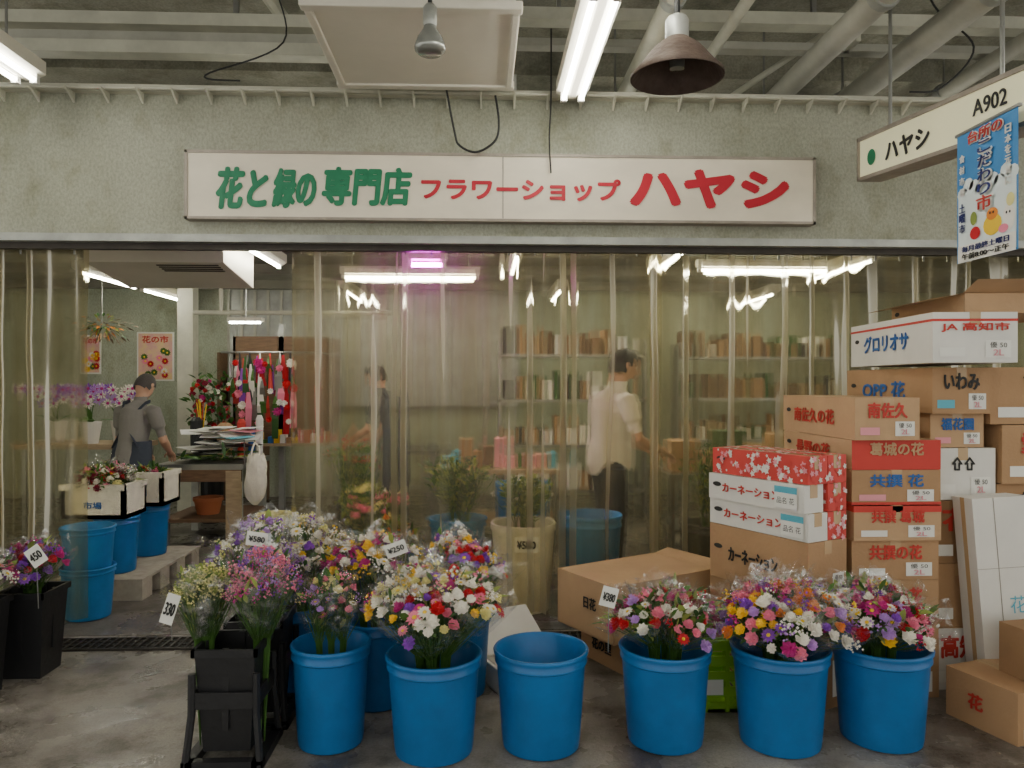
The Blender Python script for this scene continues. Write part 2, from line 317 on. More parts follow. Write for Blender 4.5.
# ------------------------------------------------------------------ pendant lamps
p=W(430,54,3.3); T=Matrix.Translation(p)
b=MB(); b.lathe([(.001,-.0),(.05,.0),(.066,.015),(.068,.03),(.055,.07),(.035,.10),(.026,.12),(.026,.16),(.02,.17),(.001,.175)],'glassl',40,T)
b.lathe([(.027,.12),(.03,.13),(.03,.2),(.018,.215),(.001,.22)],'galv',20,T)
b.tube([p+Vector((0,0,.21)),(p.x,p.y,4.2)],.01,'rubber',8); b.build('reflector_bulb_lamp',smooth=True)
p=W(677,78,2.9); T=Matrix.Translation(p)
b=MB(); b.lathe([(.178,0),(.178,.012),(.15,.04),(.09,.115),(.05,.145),(.045,.15),(.04,.148),(.085,.11),(.145,.035),(.172,.0),(.178,0)],'rust',40,T)
b.lathe([(.045,.148),(.045,.22),(.035,.235),(.02,.24),(.001,.24)],'galv',20,T)
b.lathe([(.001,.03),(.028,.035),(.032,.06),(.025,.09),(.02,.15)],'glassl',20,T)
b.tube([p+Vector((0,0,.235)),(p.x,p.y,4.2)],.012,'rubber',8); b.build('rusty_pendant_lamp',smooth=True)
# ------------------------------------------------------------------ main sign board
s0=W(185,150,4.53); s1=W(815,225,4.53)
X0,X1=s0.x,s1.x; Z1=W(185,150,4.53).z; Z0=W(185,219,4.53).z
b=MB(); b.box(X0,4.535,Z0,X1,WY-.001,Z1,'frame'); b.box(X0+.015,4.525,Z0+.015,X1-.015,4.536,Z1-.015,'cream')
fr=.016
b.box(X0,4.518,Z0,X1,4.536,Z0+fr,'frame'); b.box(X0,4.518,Z1-fr,X1,4.536,Z1,'frame'); b.box(X0,4.518,Z0,X0+fr,4.536,Z1,'frame'); b.box(X1-fr,4.518,Z0,X1,4.536,Z1,'frame')
xm=W(503,180,4.52).x; b.box(xm-.003,4.522,Z0+.02,xm+.003,4.526,Z1-.02,'frame')
def sgn(t,x0,y0,x1,y1,k,off,sh=0.0):
    a=W(x0,y0,4.52); c=W(x1,y1,4.52)
    b.text(t,c.x-a.x,a.z-c.z,k,faceM(((a.x+c.x)/2,4.521,(a.z+c.z)/2),(1,0,0),(0,0,1)),off,sh)
sgn('花と',217,168,267,208,'green',.07,.18); sgn('緑の',273,169,315,207,'green',.07,.18)
sgn('専門店',323,168,411,205,'green',.07,.12)
sgn('フラワーショップ',422,178,620,201,'red',.075)
sgn('ハヤシ',632,171,787,207,'red',.13)
b.build('shop_sign_board')
def cable(name,pts,r=.006,k='rubber'):
    out=[]; P_=[Vector(p) for p in pts]; P2=[P_[0]]+P_+[P_[-1]]
    for i in range(1,len(P2)-2):
        for j in range(8):
            t=j/8; a,bb,c,d=P2[i-1],P2[i],P2[i+1],P2[i+2]
            out.append(.5*((2*bb)+(-a+c)*t+(2*a-5*bb+4*c-d)*t*t+(-a+3*bb-3*c+d)*t**3))
    out.append(P_[-1]); m=MB(); m.tube(out,r,k,6); m.build(name,smooth=True)
cable('hanging_cable',[(-.2,4.45,3.24),(-.15,4.47,2.98),(-.12,4.47,2.90),(-.02,4.46,2.86),(.09,4.46,2.93),(.11,4.48,3.05),(.09,4.48,3.2)],.007)
cable('hanging_cable',[(.42,4.48,3.6),(.42,4.49,3.2),(.41,4.49,2.95),(.42,4.49,2.75)],.005)
cable('hanging_cable',[(-1.05,4.5,4.19),(-1.2,4.5,3.9),(-1.15,4.5,3.5),(-1.6,4.5,3.3),(-1.4,4.5,3.27)],.005)
cable('hanging_cable',[(2.6,4.5,4.19),(2.75,4.5,3.8),(3.0,4.5,3.55),(2.8,4.5,3.3),(2.6,4.5,3.27)],.006)
# ------------------------------------------------------------------ hanging light box sign (perpendicular)
b=MB(); xs=2.20
def tz(y): return 2.66+(y-2.93)*.10
def prism(y0,y1,x0,x1,dz0,dz1,k):
    b.add([(x0,y0,tz(y0)+dz0),(x1,y0,tz(y0)+dz0),(x1,y1,tz(y1)+dz0),(x0,y1,tz(y1)+dz0),(x0,y0,tz(y0)+dz1),(x1,y0,tz(y0)+dz1),(x1,y1,tz(y1)+dz1),(x0,y1,tz(y1)+dz1)],
      [(0,3,2,1),(4,5,6,7),(0,1,5,4),(1,2,6,5),(2,3,7,6),(3,0,4,7)],k)
prism(2.93,4.32,xs,xs+.12,-.11,.11,'lightface')
prism(2.92,4.33,xs-.012,xs+.132,-.125,-.105,'frame'); prism(2.92,4.33,xs-.012,xs+.132,.105,.125,'frame')
prism(2.92,2.935,xs-.012,xs+.132,-.12,.12,'frame'); prism(4.315,4.33,xs-.012,xs+.132,-.12,.12,'frame')
up=Vector((0,-.0,1)); rt=Vector((0,-1,-.10))
def st(t,yc,w,h,dz,k,off): b.text(t,w,h,k,faceM((xs-.004,yc,tz(yc)+dz),rt,up),off)
st('ハヤシ',3.83,.40,.10,-.012,'black',.08)
st('A902',3.19,.22,.07,.03,'black',.04)
MM=faceM((xs-.005,4.18,tz(4.18)-.01),rt,up)
b.add([(0.045*math.cos(a*.3142),.045*math.sin(a*.3142),0) for a in range(20)],[tuple(range(20))],'green',MM)
for yy in (3.2,4.1): b.tube([(xs+.06,yy,tz(yy)+.12),(xs+.06,yy,4.19)],.01,'steel')
b.build('hanging_shop_light_box')
b=MB(); bx=xs-.05
def bq(y0,y1,z0,z1,k,d=0): b.add([(bx-d,y0,z0),(bx-d,y1,z0),(bx-d,y1,z1),(bx-d,y0,z1)],[(0,1,2,3)],k)
M_['bannerb']=mat('banner_blue',(.05,.24,.55),.6,var=.1,vs=4)
M_['bannerl']=mat('banner_pale',(.72,.80,.80),.6)
y0,y1=2.95,3.34
bq(y0,y1,2.04,2.61,'bannerb'); bq(y0+.01,y1-.01,2.05,2.36,'bannerl',.001); bq(y0+.01,y1-.01,2.04,2.115,'paper',.003)
for k in range(9):
    yy=y0+.03+k*.04; zz=2.36+.02*math.sin(k*2.1); b.add([(bx-.0015,yy+.035*math.cos(a*.628),zz+.03*math.sin(a*.628)) for a in range(10)],[tuple(range(10))],'bannerl')
def bt(t,yc,zc,w,h,k,off=.02,d=.006): b.text(t,w,h,k,faceM((bx-d,yc,zc),(0,-1,0),(0,0,1)),off)
bt('台所の',3.14,2.575,.22,.05,'paper',.16); bt('台所の',3.14,2.575,.22,.05,'redp',.04,.010)
for i,ch in enumerate('こだわり市'):
    h=.052 if i<4 else .066
    bt(ch,3.14,2.512-i*.060,.085 if i<4 else .10,h,'paper',.16,.008); bt(ch,3.14,2.512-i*.060,.082 if i<4 else .096,h-.004,'navy' if i<4 else 'redp',.03,.013)
for i,ch in enumerate('食材市場'): bt(ch,3.295,2.50-i*.05,.034,.034,'paper',.05)
for i,ch in enumerate('日本を元気に'): bt(ch,3.0,2.54-i*.042,.034,.034,'paper',.06)
for i,ch in enumerate('土曜市'): bt(ch,3.295,2.28-i*.045,.038,.038,'navy',.03)
bt('毎月最終土曜日',3.145,2.095,.30,.026,'navy',.03); bt('午前8:00～正午',3.145,2.062,.30,.026,'black',.03)
def disc(y,z,ry,rz,k,d): b.add([(bx-d,y+ry*math.cos(a*.4488),z+rz*math.sin(a*.4488)) for a in range(14)],[tuple(range(14))],k)
disc(3.10,2.17,.058,.045,'fyellow',.004); disc(3.10,2.215,.036,.026,'forange',.005); disc(3.0,2.18,.036,.055,'paper',.004); disc(3.21,2.155,.034,.028,'fred',.005); disc(2.99,2.25,.024,.028,'fcream',.005); disc(3.22,2.22,.022,.03,'leaf3',.005); disc(3.03,2.14,.03,.018,'fpink',.006)
for (y,z) in ((3.11,2.22),(3.09,2.22),(3.01,2.2),(2.99,2.2)): disc(y,z,.005,.006,'black',.007)
b.box(bx-.005,y0-.01,2.61,bx+.01,y1+.01,2.622,'steel')
b.build('hanging_market_banner')
b=MB(); b.add([(2.29,2.80,1.98),(2.29,3.05,2.01),(2.29,3.05,2.50),(2.29,2.80,2.50)],[(0,1,2,3)],'paper'); b.box(2.285,2.79,2.50,2.295,3.06,2.515,'steel'); b.tube([(2.29,2.95,2.51),(2.29,2.98,2.535)],.003,'steel'); b.build('hanging_paper_notice')
# ------------------------------------------------------------------ curtains
def curtain(name,x0,x1,y,ztop,zbot,seed,amp=.04):
    step=.009; n=int((x1-x0)/step); rows=[ztop-(ztop-zbot)*i/26 for i in range(27)]
    vs=[];fs=[]
    for j,z in enumerate(rows):
        t=(ztop-z)/(ztop-zbot)
        for i in range(n+1):
            x=x0+i*step
            ph=x*24+3.4*noise.noise(Vector((x*1.3,seed,0)))*3+ .5*noise.noise(Vector((x*2,z*.6,seed)))
            a=amp*(.55+.75*abs(noise.noise(Vector((x*1.1,seed+5,0)))*1.6))*(.75+.35*t)
            s=math.sin(ph); s=math.copysign(abs(s)**.8,s)
            yy=y+a*s+.010*math.sin(x*47+2*noise.noise(Vector((x*3,z,seed))))*(1-.4*t)+.02*noise.noise(Vector((x*2.5,z*2.0,seed+9)))
            zz=z if j<26 else z+.012*math.sin(x*9+seed)
            vs.append((x+.012*math.cos(ph),yy,zz))
    for j in range(26):
        for i in range(n): fs.append((j*(n+1)+i,j*(n+1)+i+1,(j+1)*(n+1)+i+1,(j+1)*(n+1)+i))
    b=MB(); b.add(vs,fs,'curtain')
    ob=b.build(name,smooth=True,autos=False)
    r=MB(); r.tube([(x0-.02,y,ztop+.03),(x1+.02,y,ztop+.03)],.014,'iron')
    xx=x0+.05
    while xx<x1: r.tube([(xx,y,ztop+.04),(xx,y,ztop-.03)],.006,'steel',6); xx+=.16
    o=r.build('curtain_rail'); o.parent=ob
curtain('vinyl_curtain',-4.6,-2.40,WY+.14,2.32,.07,3,.050)
curtain('vinyl_curtain',-1.15,1.15,WY+.12,2.33,.06,11,.045)
curtain('vinyl_curtain',1.08,4.6,WY+.24,2.33,.06,23,.045)
# ------------------------------------------------------------------ drain grate
b=MB(); b.box(-6.4,4.36,.0005,6.4,4.56,.003,'pit'); b.box(-6.4,4.36,.001,6.4,4.375,.012,'iron'); b.box(-6.4,4.545,.001,6.4,4.56,.012,'iron')
x=-6.4
while x<6.4: b.box(x,4.375,.002,x+.012,4.545,.012,'iron'); x+=.045
for yy in (4.43,4.49): b.box(-6.4,yy,.001,6.4,yy+.006,.010,'iron')
b.build('drain_grate')
# ------------------------------------------------------------------ cartons
def carton(name,x,y,z,w,h,L,rot=0,k='card',band=None,bandf=(0,1),side=None,end=None,sidek='redp',endk='redp',label=True,pattern=None,flaps=False,hole=True,endk_base=None,sidek_base=None,sfit=(.55,.5),efit=(.6,.35),lab2=None):
    """x,y = near-left bottom corner; length L runs back; rot tilts back-axis (+ = to right)"""
    b=MB(); M=Matrix.Translation((x,y,z))@Matrix.Rotation(-math.radians(rot),4,'Z')
    if not flaps: b.box(0,0,0,w,L,h,k,M)
    else:
        t=.006
        b.box(0,0,0,w,L,.006,k,M); b.box(0,0,0,t,L,h,k,M); b.box(w-t,0,0,w,L,h,k,M); b.box(0,0,0,w,t,h,k,M); b.box(0,L-t,0,w,L,h,k,M)
        b.add([(0,0,h),(0,L,h),(-w*.28,L,h-.03),(-w*.28,0,h-.03)],[(0,1,2,3)],k,M)
        b.add([(0,L*.02,h),(w,L*.02,h),(w,-L*.0-.12,h+.05),(0,-.12,h+.05)],[(0,1,2,3)],k,M)
        b.add([(w,0,h),(w,L,h),(w+w*.2,L,h+.08),(w+w*.2,0,h+.08)],[(0,1,2,3)],k,M)
    if not flaps:
        if not endk_base: b.box(w/2-.025,-.0015,h-.06 if h>.12 else h*.6,w/2+.025,.0,h+.0015,'tape',M)
        b.box(w/2-.025,0,h,w/2+.025,L,h+.0015,'tape',M)
        b.box(w/2-.001,0,h+.0015,w/2+.001,L,h+.002,'card2',M)
    if endk_base: b.box(.0,-.001,.0,w,0,h,endk_base,M)
    if sidek_base: b.box(-.001,0,0,0,L,h,sidek_base,M)
    if band: b.box(-.0015,-.0015,h*bandf[0],w+.0015,L+.0015,h*bandf[1],band,M)
    Ms=M@faceM((-.0035,L/2,h/2),(0,-1,0),(0,0,1)); Me=M@faceM((w/2,-.0035,h/2),(1,0,0),(0,0,1))
    if side: b.text(side,L*sfit[0],h*sfit[1],sidek,Ms@Matrix.Translation((-.02,0,0)),.06)
    if end: b.text(end,w*efit[0],h*efit[1],endk,Me@Matrix.Translation((0,h*.2,0)),.06)
    if label:
        b.quad((.12*w,-h*.40,0),(.42*w,-h*.40,0),(.42*w,-h*.06,0),(.12*w,-h*.06,0),'paper',Me@Matrix.Translation((0,0,-.001)))
        b.text('優 50',.2*w,h*.12,'black',Me@Matrix.Translation((.27*w,-h*.15,.001)))
        b.text('2L',.12*w,h*.12,'pinkp',Me@Matrix.Translation((.27*w,-h*.30,.001)),.02)
        b.quad((-.42*w,-h*.38,0),(-.12*w,-h*.38,0),(-.12*w,-h*.2,0),(-.42*w,-h*.2,0),lab2 or 'paper',Me@Matrix.Translation((0,0,-.001)))
    if pattern:
        rr=random.Random(int(z*1000)+int(x*100))
        def star(px,py,dz,kk,T,r0): b.add([(px+r0*(1 if a%2 else .55)*math.cos(a*.628),py+r0*(1 if a%2 else .55)*math.sin(a*.628),dz) for a in range(10)],[tuple(range(10))],kk,T)
        for T,ww in ((Ms,L),(Me,w)):
            for q in range(int(ww*170)): star((rr.random()-.5)*ww*.96,(rr.random()-.5)*h*.9,.0005+q*1e-5,rr.choice(pattern),T,.008+rr.random()*.012)
        MT=M@faceM((w/2,L/2,h+.003),(1,0,0),(0,1,0))
        for q in range(60): star((rr.random()-.5)*w*.95,(rr.random()-.5)*L*.95,q*1e-5,rr.choice(pattern),MT,.01+rr.random()*.012)
    if hole and L>.5:
        b.add([(.03*math.cos(a*.5236),.012*math.sin(a*.5236),0) for a in range(12)],[tuple(range(12))],'black',Ms@Matrix.Translation((-L*.40,h*.1,0)))
    return b.build(name,bevel=.003)
CB='cardboard_box'
x2,y2=1.755,3.52
carton(CB,x2+.02,y2+.03,0,.42,.285,.75); carton(CB,x2,y2,.287,.42,.283,.75,end='共撰の花')
carton(CB,x2,y2,.572,.42,.188,.75,k='card',end='共撰の花')
carton(CB,x2,y2-.02,.762,.42,.164,.75,k='card3',band='redp',bandf=(.82,1.0),end='共撰 葛城')
carton(CB,x2,y2,.928,.43,.164,.75,k='card',end='共撰 花',lab2='pinkp',endk='bluep',band='redp',bandf=(0,.08))
carton(CB,x2,y2,1.094,.43,.140,.8,k='card3',side='長野の花',end='葛城の花',sfit=(.5,.5),label=False,endk_base='redp',endk='card3',efit=(.6,.42))
carton(CB,x2,y2-.03,1.236,.31,.20,.84,k='card3',end='南佐久',side='南佐久の花',sfit=(.56,.36),endk='redp',sidek='redp',lab2='pinkp')
x3,y3=2.22,3.66
carton(CB,x3-.02,y3-.02,0,.30,.30,.8,k='card',sidek_base='navy',endk_base='white',end='高知',endk='redp')
carton(CB,x3,y3,.302,.30,.31,.8,k='card'); carton(CB,x3,y3,.614,.30,.31,.8,k='card2',end='花')
carton('styrofoam_box',x3,y3,.928,.33,.255,.8,k='white',end='⇧⇧',endk='black',label=True,efit=(.35,.25))
carton(CB,x3,y3,1.187,.27,.165,.8,k='card3',end='福花園',lab2='pinkp',endk='bluep')
carton(CB,x3-.02,y3-.05,1.355,.29,.225,.86,k='card',end='いわみ',endk='black',side='OPP 花',sidek='bluep',lab2='cyanp',sfit=(.5,.4))
carton(CB,2.11,3.46,1.600,.385,.235,.95,rot=5,k='white',end='JA 高知市',endk='redp',side='グロリオサ',sidek='bluep',band='redp',bandf=(.82,.87),efit=(.8,.18),sfit=(.55,.38))
carton(CB,2.32,3.55,1.837,.6,.10,.8,rot=6,k='card3',flaps=True,label=False)
x4=2.57
z=0
for h,k in ((.3,'card'),(.36,'card2'),(.345,'card')): carton(CB,x4,y3+.02,z,.48,h-.003,.8,k=k,end='花き',endk='black'); z+=h
carton(CB,x4-.0,y3-.02,1.008,.48,.29,.8,k='card',end='愛知'); carton(CB,x4-.06,y3-.02,1.302,.48,.28,.8,k='card',end='百合',endk='black',efit=(.3,.3))
for i,(h,k) in enumerate(((.5,'card'),(.45,'card2'),(.4,'card'))): carton(CB,3.10,3.6,[0,.502,.954][i],.6,h,.85,k=k)
b=MB(); M=Matrix.Translation((2.36,3.43,0.012))@Matrix.Rotation(math.radians(-3),4,'Y')@Matrix.Rotation(math.radians(-3),4,'X')
b.box(0,0,.0,.27,.15,.95,'white',M); b.box(-.001,.06,0,0,.09,.95,'tape',M); b.box(.1,-.002,.0,.103,0,.95,'frame',M); b.box(.0,-.002,.62,.27,0,.622,'frame',M); b.text('花',.08,.08,'cyanp',M@faceM((.18,-.004,.45),(1,0,0),(0,0,1))); b.box(.272,.0,.3,.30,.12,.9,'white',M)
b.build('white_cardboard_box',bevel=.004)
carton(CB,2.22,3.05,0,.40,.22,.34,rot=-17,k='card',side='花',label=True,hole=False,sfit=(.2,.3))
carton(CB,2.36,3.03,.223,.30,.22,.27,rot=-10,k='card2',hole=False)
carton(CB,2.72,2.70,0,.4,.35,.4,rot=0,k='card')
xr,yr,rr_=1.485,3.38,-27
carton(CB,xr,yr,0,.26,.50,.62,rot=rr_,k='card2'); carton(CB,xr+.0,yr,.502,.262,.275,.62,rot=rr_,k='card',side='カーネーション',sidek='black',sfit=(.5,.25))
M_['redb']=mat('red_floral_board',(.62,.06,.05),.6)
for i in range(3):
    kk=dict(k='white',side='カーネーション',sidek='redp',sfit=(.6,.34),label=False) if i<2 else dict(k='redb',pattern=['white','redb','pinkp'],label=False)
    carton(CB,xr-(.02 if i==1 else 0),yr,.780+i*.131,.128,.128,.60 if i else .62,rot=rr_,lab2='cyanp',**kk)
    o=Vector((xr,yr,0))+Matrix.Rotation(-math.radians(rr_),3,'Z')@Vector((.132,0,0))
    carton(CB,o.x,o.y,.780+i*.131,.128,.128,.60,rot=rr_,k='redb',pattern=['white','redb','pinkp'],label=False)
b=MB()
for i in range(2):
    M=Matrix.Translation((xr,yr,.78+i*.131))@Matrix.Rotation(-math.radians(rr_),4,'Z')@faceM((-.009,.0,.064),(0,-1,0),(0,0,1))
    M=M if i==0 else M@Matrix.Translation((-.02,0,.02))
    b.quad((-.15,-.05,0),(-.02,-.05,0),(-.02,.05,0),(-.15,.05,0),'paper',M); b.quad((-.15,.02,.0005),(-.02,.02,.0005),(-.02,.05,.0005),(-.15,.05,.0005),'cyanp',M)
    b.text('品名 花',.10,.03,'black',M@Matrix.Translation((-.085,-.015,.001)))
b.build('shipping_labels')
carton(CB,.76,3.84,0,.5,.20,.42,rot=-28,k='card',side='花の里',sidek='black',hole=False,sfit=(.4,.3))
b=MB(); M=Matrix.Translation((.66,3.74,.203))@Matrix.Rotation(math.radians(30),4,'Z'); w,L,h=.72,.47,.29; t=.006
b.box(0,0,0,w,L,t,'card3',M); b.box(0,0,0,t,L,h,'card3',M); b.box(w-t,0,0,w,L,h,'card3',M); b.box(0,0,0,w,t,h,'card3',M); b.box(0,L-t,0,w,L,h,'card3',M)
b.box(t,.004,h-.008,w-t,L/2-.003,h+.0,'card3',M); b.box(t,L/2+.003,h-.010,w-t,L-.004,h-.002,'card3',M)
b.add([(w,0,h),(w,L,h),(w+.10,L,h+.02),(w+.10,0,h+.02)],[(0,1,2,3)],'card3',M)
Ms=M@faceM((-.003,L/2,h/2),(0,-1,0),(0,0,1)); Me=M@faceM((w/2,-.003,h/2),(1,0,0),(0,0,1))
b.text('日花',.10,.06,'black',Ms@Matrix.Translation((.05,.02,0)),.04); b.text('生花 50本',.25,.05,'black',Me@Matrix.Translation((0,.04,0)),.03); b.quad((.1,-.09,0),(.25,-.09,0),(.25,-.01,0),(.1,-.01,0),'paper',Me)
b.build(CB,bevel=.002)
b=MB(); cx,cy=1.03,3.56
b.box(cx-.18,cy-.13,0,cx+.18,cy+.13,.015,'crate')
for zz in (.0,.07,.14,.21,.28):
    b.box(cx-.18,cy-.13,zz,cx+.18,cy-.12,zz+.045,'crate'); b.box(cx-.18,cy+.12,zz,cx+.18,cy+.13,zz+.045,'crate'); b.box(cx-.18,cy-.13,zz,cx-.17,cy+.13,zz+.045,'crate'); b.box(cx+.17,cy-.13,zz,cx+.18,cy+.13,zz+.045,'crate')
for (sx,sy) in ((-1,-1),(1,-1),(-1,1),(1,1)): b.box(cx+sx*.17-.012,cy+sy*.12-.012,0,cx+sx*.17+.012,cy+sy*.12+.012,.33,'crate')
for xx in (-.1,0,.1): b.box(cx+xx-.01,cy-.131,0,cx+xx+.01,cy-.12,.32,'crate')
b.quad((cx-.03,cy-.133,.08),(cx+.08,cy-.133,.08),(cx+.08,cy-.133,.15),(cx-.03,cy-.133,.15),'paper')
b.build('green_plastic_crate')
b=MB(); M=Matrix.Translation((.09,3.66,0))@Matrix.Rotation(math.radians(25),4,'Z')
b.box(0,0,0,.42,.28,.02,'white',M); b.box(0,0,0,.42,.02,.12,'white',M); b.box(0,.26,0,.42,.28,.12,'white',M); b.box(0,0,0,.02,.28,.12,'white',M); b.box(.4,0,0,.42,.28,.12,'white',M)
M2=M@Matrix.Translation((.0,.27,.10))@Matrix.Rotation(math.radians(30),4,'X'); b.box(0.02,-.02,0,.42,.28,.02,'white',M2)
b.build('white_styrofoam_tray',bevel=.006)
# ------------------------------------------------------------------ buckets
def bucket(x,y,r=.195,h=.40,k='blue',z=0,name='blue_bucket'):
    b=MB(); rb=r*.80; rm=r*.955
    b.lathe([(.001,.0),(rb-.01,.0),(rb,.006),(rb+.004,.03),(rm-.004,h*.86),(rm+.004,h*.875),(rm+.004,h*.90),(rm,h*.91),(rm,h*.955),(r,h*.96),(r+.002,h*.985),(r-.002,h),(r-.010,h),(rm-.012,h*.97),(rb-.006,.02),(.001,.02)],k,56,Matrix.Translation((x,y,z)))
    return b.build(name,smooth=True)
def sqbucket(x,y,w=.115,h=.42,z=0,rot=0,stand=False,name='black_flower_bucket'):
    b=MB(); M=Matrix.Translation((x,y,z))@Matrix.Rotation(rot,4,'Z'); z0=.05 if stand else 0
    b.taper(0,0,z0,h,w*.78,w*.78,w,w,'blackp',M,top=False); b.taper(0,0,z0+.01,h,w*.76,w*.76,w*.97,w*.97,'blackp',M,top=False)
    for a in range(4):
        Q=M@Matrix.Rotation(a*math.pi/2,4,'Z')
        b.box(-w-.01,-w-.01,h-.03,w+.01,-w+.004,h,'blackp',Q)
        b.box(-.012,-w*.94,h*.3,.012,-w*.85,h,'blackp',Q)
        if stand:
            w2=w*1.22
            b.tube([(-w2,-w2,.01),(-w*1.06,-w*1.06,h*.45),(-w*1.05,-w*1.05,h*.80)],.015,'blackp',6,Q)
            b.box(-w2-.012,-w2-.012,0,w2+.012,-w2+.03,.035,'blackp',Q)
            b.box(-w*1.08,-w*1.10,h*.50,w*1.08,-w*1.0,h*.64,'blackp',Q)
    return b.build(name)
# ------------------------------------------------------------------ flowers
def basis(n):
    n=n.normalized(); t=n.cross(Vector((0,0,1)) if abs(n.z)<.95 else Vector((1,0,0))).normalized(); return n,t,n.cross(t)
def frill(b,c,n,r,k,rr,layers=4,m=9):
    n,t,s=basis(n)
    for L in range(layers):
        rk=r*(1-.23*L); hk=r*(.30*L-.2); ph=rr.random()*6; vs=[c+n*(hk-r*.25)]
        for i in range(2*m):
            a=ph+math.pi*i/m; q=rk*(1.0 if i%2 else .80)*(.9+.2*rr.random()); vs.append(c+t*q*math.cos(a)+s*q*math.sin(a)+n*(hk+r*.22*(rr.random()-.3)+(.12*r if i%2 else -.05*r)))
        b.add(vs,[(0,1+i,1+(i+1)%(2*m)) for i in range(2*m)],k)
def daisy(b,c,n,r,k,rr,kc='fyellow',m=11):
    n,t,s=basis(n); ph=rr.random()*6
    for L in range(2):
        for i in range(m):
            a=ph+2*math.pi*(i+.5*L)/m; d=t*math.cos(a)+s*math.sin(a); e=n.cross(d); q=r*(1-.18*L)
            b.add([c+d*q*.15,c+d*q*.65+e*q*.17+n*(.06+.1*L)*r,c+d*q+n*(.0+.18*L)*r,c+d*q*.65-e*q*.17+n*(.06+.1*L)*r],[(0,1,2,3)],k)
    vs=[c+n*r*.25]+[c+n*r*.1+(t*math.cos(i*1.047)+s*math.sin(i*1.047))*r*.27 for i in range(6)]
    b.add(vs,[(0,1+i,1+(i+1)%6) for i in range(6)],kc)
def spray(b,c,n,r,k,rr,num=14):
    for i in range(num):
        v=Vector((rr.gauss(0,1),rr.gauss(0,1),rr.gauss(0,1))).normalized()*r*rr.random()**.4; q=r*.17*(.7+.6*rr.random()); p=c+v
        b.add([p+Vector(o)*q for o in ((1,0,0),(-1,0,0),(0,1,0),(0,-1,0),(0,0,1),(0,0,-1))],[(0,2,4),(2,1,4),(1,3,4),(3,0,4),(2,0,5),(1,2,5),(3,1,5),(0,3,5)],k)
def leaf(b,c,d,L,w,k,rr):
    d=d.normalized(); e=d.cross(Vector((rr.random()-.5,rr.random()-.5,1))).normalized(); g=Vector((0,0,-1))
    b.add([c,c+d*L*.35+e*w,c+d*L*.7+e*w*.7+g*L*.08,c+d*L+g*L*.22,c+d*L*.7-e*w*.7+g*L*.08,c+d*L*.35-e*w],[(0,1,5),(1,2,4,5),(2,3,4)],k)
def bouquet(name,x,y,rimz,H,S,rb,nb,heads,hr,pal,seed,kinds=('frill','frill','frill','daisy','frill','spray'),center=True,sleeve=True,rin=.12,z0=.03,leafy=1.0,squash=1.0,zb=0,leafk=('leaf','leaf2','leaf3')):
    rr=random.Random(seed); b=MB(); base=Vector((x,y,zb+z0)); rim=Vector((x,y,zb+rimz))
    bs=[(0,0)] if center else []
    for i in range(nb): bs.append((2*math.pi*i/nb+rr.random()*.5,1))
    for (a,q) in bs:
        rad=S*q*(.85+.3*rr.random()); T=rim+Vector((rad*math.cos(a),rad*math.sin(a)*squash,H*(1-.28*q*rr.random()-.08*q)))
        B=base+Vector((rin*.3*q*math.cos(a),rin*.3*q*math.sin(a),0)); Rm=rim+Vector((rin*.5*q*math.cos(a),rin*.5*q*math.sin(a),0))
        n=(T-Rm).normalized(); nn,t,s=basis(n)
        bpal=rr.choices(pal,k=2)+[rr.choice(pal)]
        for h in range(heads):
            o=rb*math.sqrt((h+.5)/heads)*(.9+.2*rr.random()); an=h*2.39996+a; off=t*o*math.cos(an)+s*o*math.sin(an)
            c=T+off-n*(o*o/rb*.55)+n*(rr.random()-.5)*.03; nh=(n*1.0+off/rb*.75+Vector((0,0,.2))).normalized()
            kd=rr.choice(kinds); k=rr.choice(bpal if rr.random()<.45 else pal); r=hr*(.75+.5*rr.random())
            b.tube([B,Rm+off*.15,c-nh*.02],[.0025,.0022,.0018],'leaf',4,cap=False)
            if kd=='frill': frill(b,c,nh,r,k,rr)
            elif kd=='daisy': daisy(b,c,nh,r*1.12,k,rr,'fyellow' if k!='fyellow' else 'leaf3')
            else: spray(b,c+n*.01,nh,r*1.2,k,rr)
        for h in range(int(heads*1.6*leafy)):
            f=rr.random(); o=rb*rr.random()*f; an=rr.random()*6.28; off=t*o*math.cos(an)+s*o*math.sin(an)
            c=Rm.lerp(T,.12+.8*f)+off; leaf(b,c,(n+off*5+Vector((rr.random()-.5,rr.random()-.5,rr.random()-.5))*1.2),.05+.06*rr.random(),.008+.009*rr.random(),rr.choice(leafk),rr)
        if sleeve:
            seg=24; rows=6; vs=[];fs=[]
            for j in range(rows):
                f=j/(rows-1)
                for i in range(seg):
                    an=2*math.pi*i/seg; w=(.03+(rb*1.28-.03)*f**.72)*(1+.10*math.sin(an*5+a*3)*f+.05*rr.random()); ext=0.0
                    if j==rows-1: ext=.055*(1 if i%6==0 else (.45 if i%6 in (1,5) else -.1))+.015*rr.random()
                    p=Rm.lerp(T,.08+.92*f)+t*w*math.cos(an)+s*w*math.sin(an)+n*ext; vs.append(p)
            for j in range(rows-1):
                for i in range(seg): fs.append((j*seg+i,j*seg+(i+1)%seg,(j+1)*seg+(i+1)%seg,(j+1)*seg+i))
            b.add(vs,fs,'cello')
    return b.build(name)
def bpos(px,Y): p=W(px,600,Y); return p.x,p.y
BN='mixed_flower_bouquet'
ax,ay=bpos(331,3.22); bucket(ax,ay,.165,.42); bouquet('pink_carnation_bouquet',ax,ay,.42,.27,.04,.09,2,16,.020,['fpink','fwhite','fpink','fcream','flilac'],1,('frill','spray','daisy'),leafy=2.4,rin=.10)
